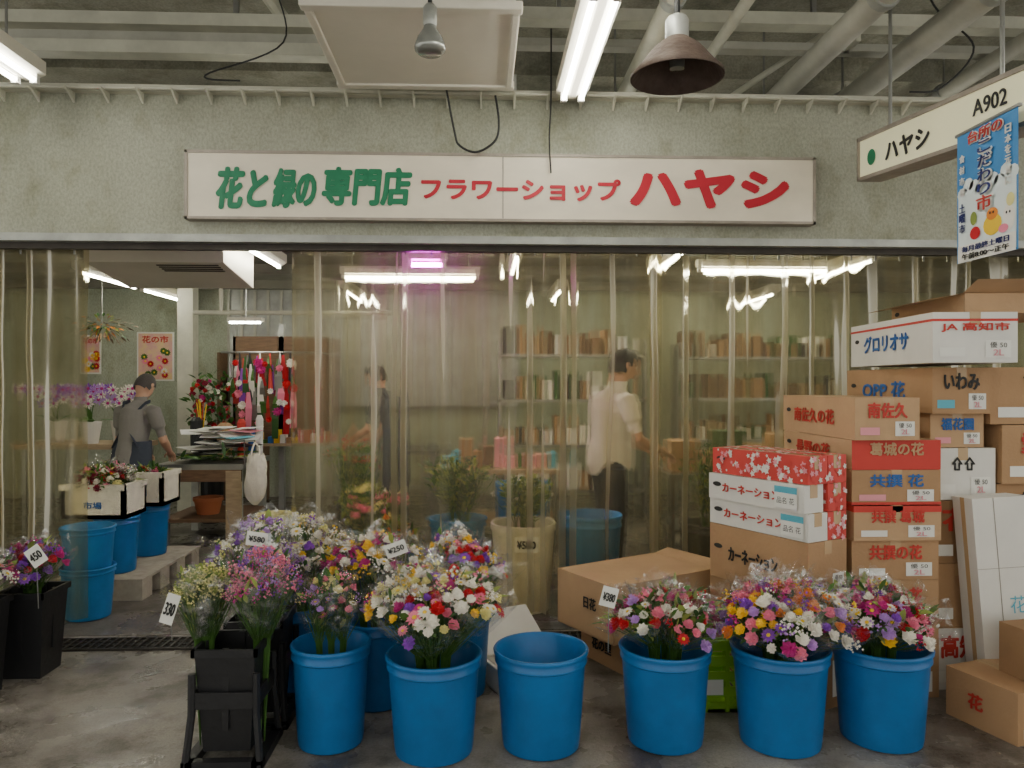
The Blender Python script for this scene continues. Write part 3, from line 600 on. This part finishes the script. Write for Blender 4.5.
bx_,by_=bpos(434,3.13); bucket(bx_,by_,.197,.40); bouquet(BN,bx_,by_,.40,.34,.20,.135,6,32,.027,['fwhite','fwhite','fwhite','fwhite','fwhite','fpink','fyellow','fyellow','fred','fcream','fpink','fpurple','fmag'],2)
cx_,cy_=bpos(541,3.16); bucket(cx_,cy_,.197,.405)
dx_,dy_=bpos(665,3.18); bucket(dx_,dy_,.193,.40); bouquet(BN,dx_,dy_,.40,.225,.165,.12,5,18,.026,['fpink','fwhite','fmag','fwhite','fred','flilac','fpink','fdark'],4,leafy=2.4)
ex_,ey_=bpos(780,3.14); bucket(ex_,ey_,.202,.405); bouquet(BN,ex_,ey_,.405,.245,.205,.135,6,28,.028,['fpurple','fmag','fyellow','fwhite','fyellow','fpink','fpurple','flilac','fmag','fwhite','forange'],5)
fx_,fy_=bpos(881,3.16); bucket(fx_,fy_,.200,.40); bouquet(BN,fx_,fy_,.40,.23,.165,.125,5,24,.028,['fmag','fred','fpink','fwhite','flilac','fpurple','fred','fmag','fyellow'],6,leafy=1.8)
gx,gy=bpos(376,3.62); bucket(gx,gy,.17,.40); bouquet(BN,gx,gy,.40,.38,.14,.12,4,22,.027,['fwhite','fyellow','fpurple','fmag','fwhite','fyellow'],7)
hx,hy=bpos(303,3.80); bucket(hx,hy,.17,.42); bouquet(BN,hx,hy,.42,.42,.15,.12,4,22,.027,['fwhite','fwhite','fcream','fyellow','fpurple','fwhite','fcream'],8)
ix,iy=bpos(455,3.72); bucket(ix,iy,.18,.40); bouquet(BN,ix,iy,.40,.36,.19,.12,4,22,.027,['fwhite','fyellow','fpurple','fpink','fwhite','fred'],9)
sqbucket(-1.0,3.14,.118,.46,stand=True,name='black_flower_stand'); sqbucket(-.99,3.49,.118,.46,stand=True,name='black_flower_stand')
bouquet('yellow_statice_bunch',-1.12,3.14,.46,.28,.05,.09,2,42,.021,['fcream','fcream','leaf3','fcream'],12,('spray',),rin=.05,leafk=('leaf3','leaf'))
bouquet('purple_statice_bunch',-.90,3.16,.46,.34,.07,.105,3,36,.022,['flilac','fpink','fmag','fpurple','fpink'],13,('spray',),rin=.05)
bouquet('pink_statice_bunch',-.99,3.49,.46,.42,.12,.11,4,26,.022,['fpurple','fwhite','fcream','flilac','fwhite'],14,('spray','frill'),rin=.06)
sqbucket(-2.44,3.74,.12,.46); sqbucket(-2.33,4.06,.12,.44); sqbucket(-2.72,3.95,.12,.44)
bouquet('purple_flower_bunch',-2.44,3.74,.46,.23,.12,.11,4,20,.028,['fpurple','fmag','fmag','fpink','flilac','fwhite'],15,rin=.06)
bouquet('purple_flower_bunch',-2.33,4.06,.44,.23,.10,.09,4,18,.026,['fmag','fdark','fpurple','fred','fpurple'],16,rin=.06)
bouquet('purple_flower_bunch',-2.72,3.95,.44,.26,.12,.11,4,18,.028,['fwhite','fmag','fpink','flilac'],17,rin=.06)
def card(px,py,Y,w,h,t,rot=0,foot=None):
    p=W(px,py,Y); b=MB(); M=Matrix.Translation(p)@Matrix.Rotation(math.radians(rot),4,'Y')
    b.box(-w/2,-.001,-h/2,w/2,.001,h/2,'paper',M); b.text(t,w*.75,h*.4,'black',M@faceM((0,-.003,0),(1,0,0),(0,0,1)),.05)
    b.tube([M@Vector((0,.003,0)),(p.x+.0,p.y+.02,foot if foot else p.z-.25)],.002,'steel',5); b.build('price_card')
card(396,549,3.35,.095,.06,'¥250',-20); card(170,609,3.0,.05,.12,'330',18,.5); card(609,597,3.02,.065,.08,'¥380',15,.42); card(257,539,3.3,.09,.06,'¥580',8); card(36,556,3.62,.075,.09,'450',-35)
# ------------------------------------------------------------------ shop interior, left opening
bucket(-2.52,5.0,.165,.33,'bluel',z=.004); bucket(-2.53,5.02,.165,.33,'bluel',z=.254)
M_['concb']=mat('concrete_block',(.42,.38,.31),.9,var=.3,vs=12)
b=MB(); M=Matrix.Translation((-2.93,5.35,0.004))
for k in range(4): b.box(0,k*.3,0,.60,k*.3+.16,.13,'concb',M)
b.box(0,0,.13,.60,1.1,.147,'concb',M)
b.build('concrete_block_pallet')
bucket(-2.62,5.60,.155,.40,'blue',z=.152); bucket(-2.62,6.15,.15,.40,'blue',z=.152)
def styro(x,y,z,w,L,h):
    b=MB(); t=.03; b.box(x,y,z,x+w,y+L,z+t,'styro'); b.box(x,y,z,x+t,y+L,z+h,'styro'); b.box(x+w-t,y,z,x+w,y+L,z+h,'styro'); b.box(x,y,z,x+w,y+t,z+h,'styro'); b.box(x,y+L-t,z,x+w,y+L,z+h,'styro')
    b.box(x-.01,y-.01,z+h-.04,x+w+.01,y,z+h,'styro'); b.box(x+w,y-.01,z+h-.04,x+w+.01,y+L,z+h,'styro'); b.text('市場',w*.28,h*.2,'bluep',faceM((x+w/2,y-.003,z+h*.4),(1,0,0),(0,0,1)),.04); b.build('styrofoam_box',bevel=.006)
styro(-2.92,5.42,.555,.44,.34,.24); styro(-2.78,5.98,.555,.33,.34,.26)
bouquet('cut_flower_pile',-2.70,5.60,.12,.16,.16,.11,5,18,.034,['fred','fwhite','fpink','fwhite','fdark','fcream','fwhite'],20,sleeve=True,z0=.0,rin=.1,leafy=3.5,zb=.62)
bouquet('cut_flower_pile',-2.62,6.15,.12,.08,.08,.08,3,12,.03,['fred','fwhite','fpink','fmag'],21,sleeve=False,z0=.0,leafy=3,zb=.63)
tx0,tx1,ty0,ty1=-2.98,-2.18,7.1,8.0
b=MB(); b.box(tx0,ty0,.71,tx1,ty1,.76,'steel'); b.box(tx0+.02,ty0+.0,.60,tx1-.02,ty0+.03,.71,'wood')
for (x,y) in ((tx0+.03,ty0+.03),(tx1-.1,ty0+.03),(tx0+.03,ty1-.1),(tx1-.1,ty1-.1)): b.box(x,y,0.004,x+.07,y+.07,.71,'galv')
b.box(tx0+.03,ty0+.03,.22,tx1-.03,ty1-.05,.25,'wood'); b.box(tx1-.16,ty0-.002,.05,tx1-.02,ty0+.03,.7,'woodp')
b.build('work_table')
b=MB()
rr=random.Random(5)
for i in range(30):
    x=tx0+.22+rr.random()*.5; y=ty0+.2+rr.random()*.40; M=Matrix.Translation((x,y,.785+i*.010))@Matrix.Rotation(rr.random()*3,4,'Z')@Matrix.Rotation((rr.random()-.5)*.35,4,'X')
    b.box(-.15,-.11,0,.15,.11,.006,rr.choice(['paper','paper','paper','leaf','cyanp','card','blackp','pinkp','white']),M)
b.build('wrapping_paper_pile')
b=MB()
for k in range(34):
    x=tx0+.12+rr.random()*.55; leaf(b,Vector((x,ty0+.06+rr.random()*.12,.775+rr.random()*.03)),Vector((rr.random()-.5,(rr.random()-.5)*.3,.1)),.22,.018,rr.choice(['leaf','leaf2','leaf3']),rr)
b.build('cut_greenery')
b=MB(); b.lathe([(.001,0),(.10,0),(.13,.13),(.14,.13),(.14,.16),(.125,.16),(.10,.02),(.001,.02)],'terra',28,Matrix.Translation((-2.62,7.45,.251))); b.build('terracotta_pot',smooth=True)
b=MB()
for k,(x,y,h,w,kk) in enumerate(((-2.9,7.92,.40,.12,'blackp'),(-2.62,7.93,.34,.15,'card'),(-2.45,7.92,.38,.08,'redp'),(-2.35,7.93,.30,.07,'bluep'),(-2.26,7.9,.42,.07,'paper'))):
    b.lathe([(.001,0),(w*.5,0),(w*.55,h*.9),(w*.3,h),(.001,h)],kk,12,Matrix.Translation((x,y,.761)))
for k in range(8): b.tube([(-2.9+rr.random()*.06,7.92,.9),(-2.92+rr.random()*.15,7.91,1.25+.1*rr.random())],.006,rr.choice(['steel','redp','fyellow','wood']),6)
b.build('florist_tools')
b=MB(); vs=[];fs=[]; gx0,gy0=-2.04,7.0
for j in range(14):
    for i in range(20):
        a=2*math.pi*i/20; t=j/13; r=(.045+.048*math.sin(math.pi*min(1,t*.9+.08))**.7)*(1-.6*max(0,t-.88)/.12)*(1+.16*math.sin(a*3+t*4)+.10*math.sin(a*7-t*6)); vs.append((gx0+r*math.cos(a),gy0+r*.6*math.sin(a),.86-.46*t+.015*math.sin(a*4)*(1 if j==0 else 0)))
for j in range(13):
    for i in range(20): fs.append((j*20+i,j*20+(i+1)%20,(j+1)*20+(i+1)%20,(j+1)*20+i))
b.add(vs,fs,'styro')
for q in (-1,1): b.tube([(gx0+q*.04,gy0,.85),(gx0+q*.03,gy0+.02,.92),(gx0-.02,gy0+.05,.965)],.008,'styro',6)
b.tube([(gx0-.02,gy0+.05,.95),(gx0-.02,gy0+.05,.985),(tx1+.005,gy0+.11,.985),(tx1+.005,gy0+.13,.74)],.006,'steel',6)
b.build('hanging_plastic_bag',smooth=True)
b=MB(); b.lathe([(.001,0),(.12,0),(.16,.3),(.16,.33),(.14,.33),(.1,.02),(.001,.02)],'fcream',28,Matrix.Translation((-1.85,6.95,0.004))); b.build('yellow_bucket',smooth=True)
b=MB(); bx0,bx1,byy=-2.85,-1.75,8.9
b.box(bx0,byy,.8,bx1,byy+.04,2.05,'wood')
for x in (bx0,-2.3,bx1): b.box(x-.03,byy-.0,0.004,x+.03,byy+.09,2.2,'galv')
b.box(bx0,byy-.25,.8,bx1,byy,.83,'woodp')
for k in range(16):
    x=bx0+.05+k*.068; b.box(x,byy-.22,.831,x+.055,byy-.08,.87+.12*rr.random(),rr.choice(['paper','redp','fyellow','leaf','bluep','card','pinkp']))
b.build('ribbon_rack')
b=MB()
for k in range(60):
    x=-2.72+rr.random()*.7; z=1.82-rr.random()*.5; L=.15+rr.random()*.4; w=.012+.014*rr.random(); kk=rr.choice(['fmag','fpink','fred','fwhite','leaf2','leaf','fpurple','redp','fdark','redp','fred','steel']); yq=8.42+rr.random()*.1
    b.add([(x,yq,z),(x+w,yq,z),(x+w+rr.random()*.05,yq-.03,z-L*.5),(x+w+rr.random()*.05,yq,z-L),(x-.02,yq,z-L),(x-.01,yq-.03,z-L*.5)],[(0,1,2,5),(5,2,3,4)],kk)
for k in range(22):
    c=Vector((-2.70+rr.random()*.7,8.40,1.05+rr.random()*.7)); frill(b,c,Vector((0,-1,.2)),.03+.025*rr.random(),rr.choice(['fpink','fmag','fwhite','fred','paper','fred']),rr)
b.tube([(-2.85,8.50,1.85),(-1.75,8.50,1.85)],.012,'steel')
for x in (-2.83,-1.77): b.tube([(x,8.50,1.85),(x,8.89,1.85)],.01,'steel')
for k in range(7):
    x=-2.75+k*.11; b.tube([(x,8.47,1.84),(x+.01,8.46,1.5-.1*(k%3))],[.008,.03],rr.choice(['steel','blackp','redp','paper']),8)
b.build('hanging_ribbons')
b=MB()
for k in range(60):
    frill(b,Vector((-3.10+rr.random()*.42,8.2+rr.random()*.25,1.05+rr.random()*.5)),Vector((rr.random()-.5,-1,.6)),.022+.016*rr.random(),rr.choice(['fred','fdark','fred','fmag','fwhite','fdark']),rr)
for k in range(170): leaf(b,Vector((-3.12+rr.random()*.45,8.2+rr.random()*.25,.95+rr.random()*.65)),Vector((rr.random()-.5,rr.random()-.5,.4)),.12,.02,rr.choice(['leaf2','leaf']),rr)
b.lathe([(.001,.004),(.1,.004),(.16,1.0),(.15,1.0),(.001,.95)],'blackp',20,Matrix.Translation((-2.90,8.35,0)))
b.build('red_flower_display')
b=MB(); b.box(-3.56,9.1,0,-3.38,9.28,2.78,'pipep'); b.build('column_post')
b=MB(); b.box(-3.3,10.1,1.2,.5,10.19,2.78,'galv')
for k in range(22): b.box(-3.3+k*.17,10.07,1.2,-3.27+k*.17,10.1,2.78,'pipe')
b.build('corrugated_partition')
# wall shelf with stacked supplies between the posters and the column
b=MB(); b.box(-3.32,9.75,1.42,-2.75,10.06,1.45,'woodp'); b.box(-3.32,9.75,1.02,-2.75,10.06,1.05,'woodp')
for x in (-3.32,-2.78): b.box(x,9.75,.004,x+.03,10.06,1.9,'wood')
for k in range(7):
    x=-3.27+k*.07
    b.box(x,9.8,1.451,x+.06,10.0,1.5+.2*rr.random(),rr.choice(['card','white','redp','leaf2','blackp','fyellow'])); b.box(x,9.8,1.051,x+.06,10.0,1.1+.2*rr.random(),rr.choice(['card2','bluep','white','wood','pinkp']))
b.build('supply_shelf')
M_['postery']=mat('poster_yellow',(.80,.62,.28),.5,col2=(.70,.35,.40),vs=9)
def poster(px0,py0,px1,py1):
    a=W(px0,py0,10.19); c=W(px1,py1,10.19); b=MB(); b.box(a.x,10.188,c.z,c.x,10.198,a.z,'paper'); b.box(a.x+.02,10.184,c.z+.02,c.x-.02,10.188,a.z-.02,'postery')
    w=c.x-a.x; xm=(a.x+c.x)/2; h=a.z-c.z
    b.text('花の市',w*.7,h*.14,'redp',faceM((xm,10.182,a.z-h*.15),(1,0,0),(0,0,1)),.06)
    for k in range(12): daisy(b,Vector((xm+(rr.random()-.5)*w*.7,10.18,c.z+h*(.12+.5*rr.random()))),Vector((0,-1,0)),.05,rr.choice(['fpink','fwhite','fred','fyellow','leaf']),rr)
    b.build('wall_poster')
poster(137,332,174,381); poster(80,335,101,374)
b=MB(); b.box(-4.6,7.7,.85,-3.45,8.3,.9,'woodp')
for (x,y) in ((-4.55,7.75),(-3.52,7.75),(-4.55,8.22),(-3.52,8.22)): b.box(x,y,0.004,x+.04,y+.04,.85,'steel')
b.build('display_table')
for (ox,oy,sd) in ((-3.93,7.85,1),(-3.72,8.05,2),(-4.35,8.0,3)):
    b=MB(); r2=random.Random(sd); b.lathe([(.001,.9),(.07,.9),(.1,1.1),(.105,1.12),(.09,1.12),(.001,1.08)],'white',24,Matrix.Translation((ox,oy,0)))
    for q in range(6): leaf(b,Vector((ox,oy,1.1)),Vector((r2.random()-.5,r2.random()-.5,.25)),.24,.035,'leaf',r2)
    for st_ in range(2):
        pts=[Vector((ox,oy,1.1))+Vector(((st_-.5)*.18*t+.12*t*t*(1 if st_ else -1),-.1*t,.60*t-.22*t*t*t)) for t in (0,.25,.5,.75,1,1.2)]
        b.tube(pts,.005,'leaf',5)
        for q in range(10):
            t=.4+.8*q/10; i=min(int(t*4),4); p=pts[i].lerp(pts[min(i+1,5)],t*4-i)
            daisy(b,p+Vector(((q%2-.5)*.09,-.03,-.02)),Vector((.1,-1,.1)),.062,r2.choice(['flilac','flilac','fpurple','fwhite']),r2,'fmag',5)
    b.build('potted_orchid')
b=MB(); c=W(102,328,8.4)
for k in range(170):
    v=Vector((r2.gauss(0,.12),r2.gauss(0,.06),r2.gauss(0,.05))); leaf(b,c+v,v+Vector((0,0,-.03)),.07,.014,r2.choice(['forange','woodp','leaf2','wood','leaf3','wood']),r2)
b.tube([c,(c.x,c.y,2.67)],.005,'steel'); b.build('dried_flower_bundle')
b=MB(); q=Matrix.Translation((-2.92,5.72,2.30))
b.add([(0,0,0.10),(1.02,0,.10),(1.02,.75,.0),(0,.75,.0),(0,0,.34),(1.02,0,.34),(1.02,.75,.34),(0,.75,.34)],[(0,3,2,1),(4,5,6,7),(0,1,5,4),(1,2,6,5),(2,3,7,6),(3,0,4,7)],'acw',q)
for k in range(4): b.box(.5,.06+k*.05,.085-k*.007,.96,.08+k*.05,.095-k*.007,'iron',q)
b.box(.05,-.01,.22,.97,0,.28,'pipe',q)
for x in (.1,.92): b.tube([(x,.4,.34),(x,.4,.375)],.01,'steel',8,q)
b.build('ceiling_air_conditioner',bevel=.015)
b=MB(); p=W(247,322,8.2); b.box(p.x-.18,8.1,p.z,p.x+.18,8.22,p.z+.04,'acw'); b.tube([(p.x-.16,8.13,p.z-.01),(p.x+.16,8.13,p.z-.01)],.012,'tubein'); b.tube([(p.x,8.16,p.z+.04),(p.x,8.16,2.67)],.008,'steel'); b.build('work_lamp')
b=MB(); b.tube([(-3.2,8.65,2.3),(-1.0,8.65,2.3)],.025,'pipep'); b.tube([(-2.9,8.65,2.3),(-2.9,8.65,2.67)],.02,'pipep'); b.tube([(-1.6,8.65,2.3),(-1.6,8.65,2.67)],.02,'pipep'); b.build('conduit_pipe')
# ------------------------------------------------------------------ behind curtain
b=MB()
for x in (-.36,.02): b.box(x,5.0,.004,x+.05,5.5,.12,'woodp')
for k in range(4): b.box(-.38,5.01+k*.13,.12,.08,5.10+k*.13,.14,'woodp')
b.build('low_wooden_stand')
bucket(-.15,5.25,.20,.44,'bluel',z=.141); bouquet('greenery_bunch',-.15,5.25,.58,.42,.15,.13,5,8,.02,['leaf','leaf2','leaf3'],30,('spray',),sleeve=False,leafy=11,z0=.2)
b=MB(); b.lathe([(.001,0),(.17,0),(.21,.53),(.22,.53),(.22,.57),(.20,.57),(.16,.02),(.001,.02)],'styro',36,Matrix.Translation((.29,5.08,0.004))); b.quad((.22,4.85,.42),(.37,4.85,.42),(.37,4.85,.52),(.22,4.85,.52),'paper'); b.text('¥580',.12,.05,'black',faceM((.295,4.845,.47),(1,0,0),(0,0,1)),.06); b.build('cream_bucket',smooth=True)
bouquet('greenery_bunch',.29,5.08,.57,.30,.10,.12,4,8,.02,['leaf','leaf3','fwhite'],31,('spray',),sleeve=False,leafy=8,z0=.05)
bucket(.75,5.10,.21,.62,'bluel',z=.004); bucket(.32,5.75,.2,.75,'bluel',z=.004)
bucket(-.80,5.5,.2,.42,'bluel',z=.004); bouquet('pale_flower_bunch',-.80,5.5,.42,.35,.17,.12,5,14,.03,['fpink','fcream','leaf','fwhite','leaf3'],32,sleeve=False,leafy=6)
bucket(-.60,5.08,.17,.36,'bluel',z=.004); bouquet('pale_flower_bunch',-.60,5.08,.36,.25,.12,.1,3,12,.03,['fwhite','fcream','forange','leaf3'],33,sleeve=False,leafy=5)
def table(name,x0,y0,x1,y1,h=.75,k='woodp'):
    b=MB(); b.box(x0,y0,h-.04,x1,y1,h,k); b.box(x0+.05,y0+.05,.25,x1-.05,y1-.05,.28,k)
    for (x,y) in ((x0,y0),(x1-.05,y0),(x0,y1-.05),(x1-.05,y1-.05)): b.box(x,y,0.004,x+.05,y+.05,h-.04,'steel')
    return b.build(name)
table('display_table',-.4,6.6,.7,7.3); table('display_table',1.55,6.2,3.3,6.9,k='steel'); table('display_table',-1.5,8.5,-.5,9.3,k='steel')
b=MB()
for k in range(11):
    x=-.35+k*.095; h=.1+.18*rr.random(); b.box(x,6.7,.751,x+.085,6.9,.751+h,rr.choice(['bluep','fwhite','leaf','pinkp','wood','cyanp','card','card']))
b.build('packaged_goods_row')
b=MB()
for k in range(7):
    x=1.6+k*.22; h=.15+.2*rr.random(); b.box(x,6.3,.751,x+.2,6.6,.751+h,rr.choice(['leaf','fwhite','leaf2','card','leaf']))
b.build('boxed_goods_row')
for sx,sy,ww in ((.2,8.3,1.6),(2.4,9.0,2.2)):
    b=MB()
    for x in (0,ww): b.box(sx+x,sy,0.004,sx+x+.04,sy+.5,2.0,'steel')
    for z in (.3,.8,1.3,1.8):
        b.box(sx,sy,z,sx+ww+.04,sy+.5,z+.03,'steel')
        for k in range(int(ww/.146)): b.box(sx+.06+k*.14,sy+.05,z+.031,sx+.17+k*.14,sy+.4,z+.16+.2*rr.random(),rr.choice(['card','card2','white','leaf2','wood','woodp','blackp','wood','styro']))
    b.build('stock_shelf')
bouquet('tall_greenery',1.65,5.4,.5,.55,.12,.13,4,6,.03,['leaf','leaf2'],34,('spray',),sleeve=False,leafy=8); bucket(1.65,5.4,.2,.5,'blackp',z=.004,name='black_bucket')
bouquet('tall_greenery',-1.05,6.3,.5,.55,.14,.13,5,6,.03,['leaf','fred'],35,('spray',),sleeve=False,leafy=8); bucket(-1.05,6.3,.2,.5,'blackp',z=.004,name='black_bucket')
# ------------------------------------------------------------------ people
def person(name,loc,yaw,shirt,hair,apron=None,lean=.25,pitch=.6,scale=1.0,reach=.32,handz=.92):
    s=MB(); T=Matrix.Translation(loc)@Matrix.Rotation(yaw,4,'Z')@Matrix.Scale(scale,4)
    def sp(z,x=0,dy=0): return Vector((x,dy+lean*max(z-.9,0)*.9+ .06*max(z-1.2,0),z))
    segs=[]
    tz_=[.78,.86,.95,1.04,1.14,1.24,1.32,1.37,1.41]; rx=[.13,.165,.165,.150,.160,.178,.175,.12,.06]; ry=[.10,.118,.118,.108,.112,.118,.10,.075,.055]
    pts=[sp(z) for z in tz_]
    s.tube(pts,[(a,b_) for a,b_ in zip(rx,ry)],'skin',20)
    segs.append((sp(.95),sp(1.40),'shirt')); segs.append((sp(.78),sp(.93),'pants'))
    nb=sp(1.38); hc=nb+Vector((0,.03+.08*pitch,.20-.03*pitch)); s.tube([nb-Vector((0,0,.03)),nb.lerp(hc,.6)],[.062,.052],'skin',14); segs.append((nb+Vector((0,0,.035)),hc,'skin'))
    for q in (-1,1):
        sh=sp(1.325,q*.165); el=sh+Vector((q*.06,.06,-.27)); wr=Vector((q*.14,sh.y+reach,handz))
        s.tube([sh+Vector((-q*.05,0,.01)),sh,sh.lerp(el,.3),sh.lerp(el,.55)],[.055,.068,.064,.060],'skin',14)
        s.tube([sh,sh.lerp(el,.6),el,el.lerp(wr,.3),el.lerp(wr,.75),wr],[.05,.042,.039,.040,.030,.025],'skin',12)
        d=(wr-el).normalized(); palm=wr+d*.09
        s.tube([wr-d*.01,wr+d*.03,wr+d*.07,palm],[(.026,.020),(.038,.017),(.042,.016),(.038,.013)],'skin',10)
        segs += [(sh,sh.lerp(el,.55),'shirt'),(sh.lerp(el,.6),el,'skin'),(el,wr,'skin'),(wr,palm,'skin')]
        hp=Vector((q*.088,0,.84)); kn=Vector((q*.10,.025,.46)); an=Vector((q*.11,0,.09))
        s.tube([hp,hp.lerp(kn,.5),kn,kn.lerp(an,.4),an],[.098,.082,.066,.062,.052],'skin',14); segs += [(hp,kn,'pants'),(kn,an,'pants')]
        s.tube([an+Vector((0,-.05,-.045)),an+Vector((0,.0,-.035)),an+Vector((0,.1,-.05)),an+Vector((0,.18,-.06))],[(.04,.045),(.048,.055),(.048,.04),(.036,.028)],'skin',12); segs.append((an+Vector((0,-.04,-.05)),an+Vector((0,.18,-.06)),'shoe'))
    HM=Matrix.Translation(hc)@Matrix.Rotation(-pitch,4,'X')
    vs=[];fs=[];n1,n2=20,24
    for j in range(n1+1):
        th=math.pi*j/n1
        for i in range(n2):
            ph=2*math.pi*i/n2; x=math.sin(th)*math.cos(ph); y=math.sin(th)*math.sin(ph); z=math.cos(th)
            vs.append((.076*x*(1-.22*max(-z,0)),.095*y*(1-.10*max(-z,0))+(.012 if z<0 and y>0 else 0),.118*z))
    for j in range(n1):
        for i in range(n2): fs.append((j*n2+i,j*n2+(i+1)%n2,(j+1)*n2+(i+1)%n2,(j+1)*n2+i))
    s.add(vs,fs,'skin',HM)
    s.tube([(0,.088,.012),(0,.106,-.018),(0,.112,-.030),(0,.094,-.038)],[.009,.012,.015,.008],'skin',8,HM)
    for q in (-1,1): s.tube([(q*.072,.0,.02),(q*.083,-.006,.012),(q*.085,-.006,-.012),(q*.073,.002,-.03)],[.008,.014,.012,.006],'skin',8,HM)
    segs.append((HM@Vector((0,0,-.06)),HM@Vector((0,0,.08)),'skin'))
    me=bpy.data.meshes.new('x'); me.from_pydata([tuple(v) for v in s.v],[],s.f); ob=bpy.data.objects.new('x',me); sc.collection.objects.link(ob)
    rm=ob.modifiers.new('r','REMESH'); rm.mode='VOXEL'; rm.voxel_size=.011; sm=ob.modifiers.new('s','SMOOTH'); sm.factor=.5; sm.iterations=3
    dg=bpy.context.evaluated_depsgraph_get(); ev=ob.evaluated_get(dg); em=ev.to_mesh(); V=[v.co.copy() for v in em.vertices]; Fc=[tuple(p.vertices) for p in em.polygons]; ev.to_mesh_clear(); bpy.data.objects.remove(ob)
    b=MB(); km={'shirt':shirt,'pants':'pants','skin':'skin','shoe':'shoe'}
    for k in ('skin',shirt,'pants','shoe'): b.mi(k)
    segw={'shirt':.055,'pants':.03,'skin':0,'shoe':0}
    b.v=[tuple(T@v) for v in V]
    tors=(sp(.95),sp(1.40))
    for f in Fc:
        c=sum((V[i] for i in f),Vector())/len(f); best=9;kk='skin'
        for (a_,b2,l) in segs:
            ab=b2-a_; t=max(0,min(1,(c-a_).dot(ab)/ab.length_squared)); d=(c-a_-ab*t).length-segw[l]
            if a_==tors[0] and l=='shirt': d-=.06
            if d<best: best=d;kk=l
        if c.z>1.46: kk='skin'
        b.f.append(list(f)); b.m.append(b.mi(km[kk]))
    for q in (-1,1):
        sh=sp(1.325,q*.165); el=sh+Vector((q*.06,.06,-.27)); wr=Vector((q*.14,sh.y+reach,handz)); d=(wr-el).normalized(); side=d.cross(Vector((0,0,1))).normalized(); upv=side.cross(d)
        palm=wr+d*.08
        for i,(o,L) in enumerate(((-.028,.062),(-.010,.074),(.010,.070),(.027,.054))):
            p0=palm+side*o; b.tube([p0,p0+d*L*.45-upv*.006,p0+d*L*.75-upv*.022,p0+d*L*.88-upv*.040],[.0085,.008,.0075,.006],'skin',8,T)
        p0=wr+d*.03-side*q*.030; b.tube([p0,p0-side*q*.022+d*.022-upv*.01,p0-side*q*.028+d*.048-upv*.018],[.011,.0095,.007],'skin',8,T)
    for q in (-1,1):
        b.lathe([(.001,-.007),(.008,-.004),(.009,0),(.008,.004),(.001,.007)],'paper',10,T@HM@Matrix.Translation((q*.03,.084,.008))); b.lathe([(.001,-.004),(.004,0),(.001,.004)],'black',8,T@HM@Matrix.Translation((q*.03,.093,.008)))
    b.tube([(-.022,.094,-.062),(0,.099,-.064),(.022,.094,-.062)],.004,'terra',6,T@HM)
    vs=[];fs=[]
    for j in range(n1+1):
        th=math.pi*j/n1
        for i in range(n2):
            ph=2*math.pi*i/n2; x=math.sin(th)*math.cos(ph); y=math.sin(th)*math.sin(ph); z=math.cos(th); k_=1.09+.03*noise.noise(Vector((x*5,y*5,z*5)))
            vs.append((.076*x*k_,.097*y*k_,.120*z*k_+.002))
    for j in range(n1):
        for i in range(n2):
            f=(j*n2+i,j*n2+(i+1)%n2,(j+1)*n2+(i+1)%n2,(j+1)*n2+i); cy=sum(vs[a_][1] for a_ in f)/4/.1; cz=sum(vs[a_][2] for a_ in f)/4/.12; cx=abs(sum(vs[a_][0] for a_ in f)/4/.08)
            if cz> .45 or (cy<-.05 and cz>-.45) or (cy<-.4 and cz>-.62) or (cz>.1 and cy<.35 and cx>.6): fs.append(f)
    b.add(vs,fs,hair,T@HM)
    if apron:
        vs=[];fs=[];seg=28; zs=[1.06,.98,.9,.8,.68,.55,.45]
        for j,z in enumerate(zs):
            for i in range(seg):
                a=2*math.pi*i/seg; p=sp(z); w=1+ .02*math.sin(a*7)*j/3; rxx=(.165,.178,.182,.19,.20,.208,.212)[j]; ryy=(.125,.134,.138,.145,.15,.155,.158)[j]; vs.append((p.x+rxx*math.cos(a)*w,p.y+ryy*math.sin(a)*w,p.z))
        for j in range(len(zs)-1):
            for i in range(seg):
                if i in (20,21): continue
                fs.append((j*seg+i,j*seg+(i+1)%seg,(j+1)*seg+(i+1)%seg,(j+1)*seg+i))
        b.add(vs,fs,apron,T)
        for q in (-1,1):
            pts=[]
            for t in range(9):
                u=t/8; z=1.0+.40*u; x=q*(.13-.24*u); p=sp(z)
                ryy=.118 if z<1.28 else .118-.045*(z-1.28)/.1; pts.append(Vector((x,p.y-ryy*math.sqrt(max(0,1-(x/.19)**2))-.008,z)))
            pts.append(Vector((-q*.10,sp(1.41).y+.02,1.415)))
            b.tube(pts,[(.018,.005)]*len(pts),apron,6,T)
    return b.build(name,smooth=True)
mp=W(136,400,6.75)
person('florist_man',(mp.x,6.66,0.004),math.radians(-12),'shirtg','hairg','apron',lean=.20,pitch=.80,scale=.95,reach=.28,handz=.93)
pp=W(607,400,5.75); person('shop_worker',(pp.x,5.65,0.004),math.radians(-75),'shirtw','hairb',None,lean=.12,pitch=.3,scale=1.04,reach=.30,handz=.95)
pp=W(392,400,7.7); person('shop_worker',(pp.x,7.7,0.004),math.radians(70),'shirtd','hairb','apron',lean=.2,pitch=.5,scale=1.0)
# ------------------------------------------------------------------ world & camera
w=bpy.data.worlds.new('world'); sc.world=w; w.use_nodes=True; bg=w.node_tree.nodes['Background']; bg.inputs[0].default_value=(.96,.95,.88,1); bg.inputs[1].default_value=1.3
cam=bpy.data.cameras.new('camera'); cam.sensor_width=36; cam.lens=F/1024*36; cam.clip_end=100
co=bpy.data.objects.new('camera',cam); sc.collection.objects.link(co); co.location=(0,0,CAMZ); co.rotation_euler=(math.radians(90),0,-YAW); sc.camera=co
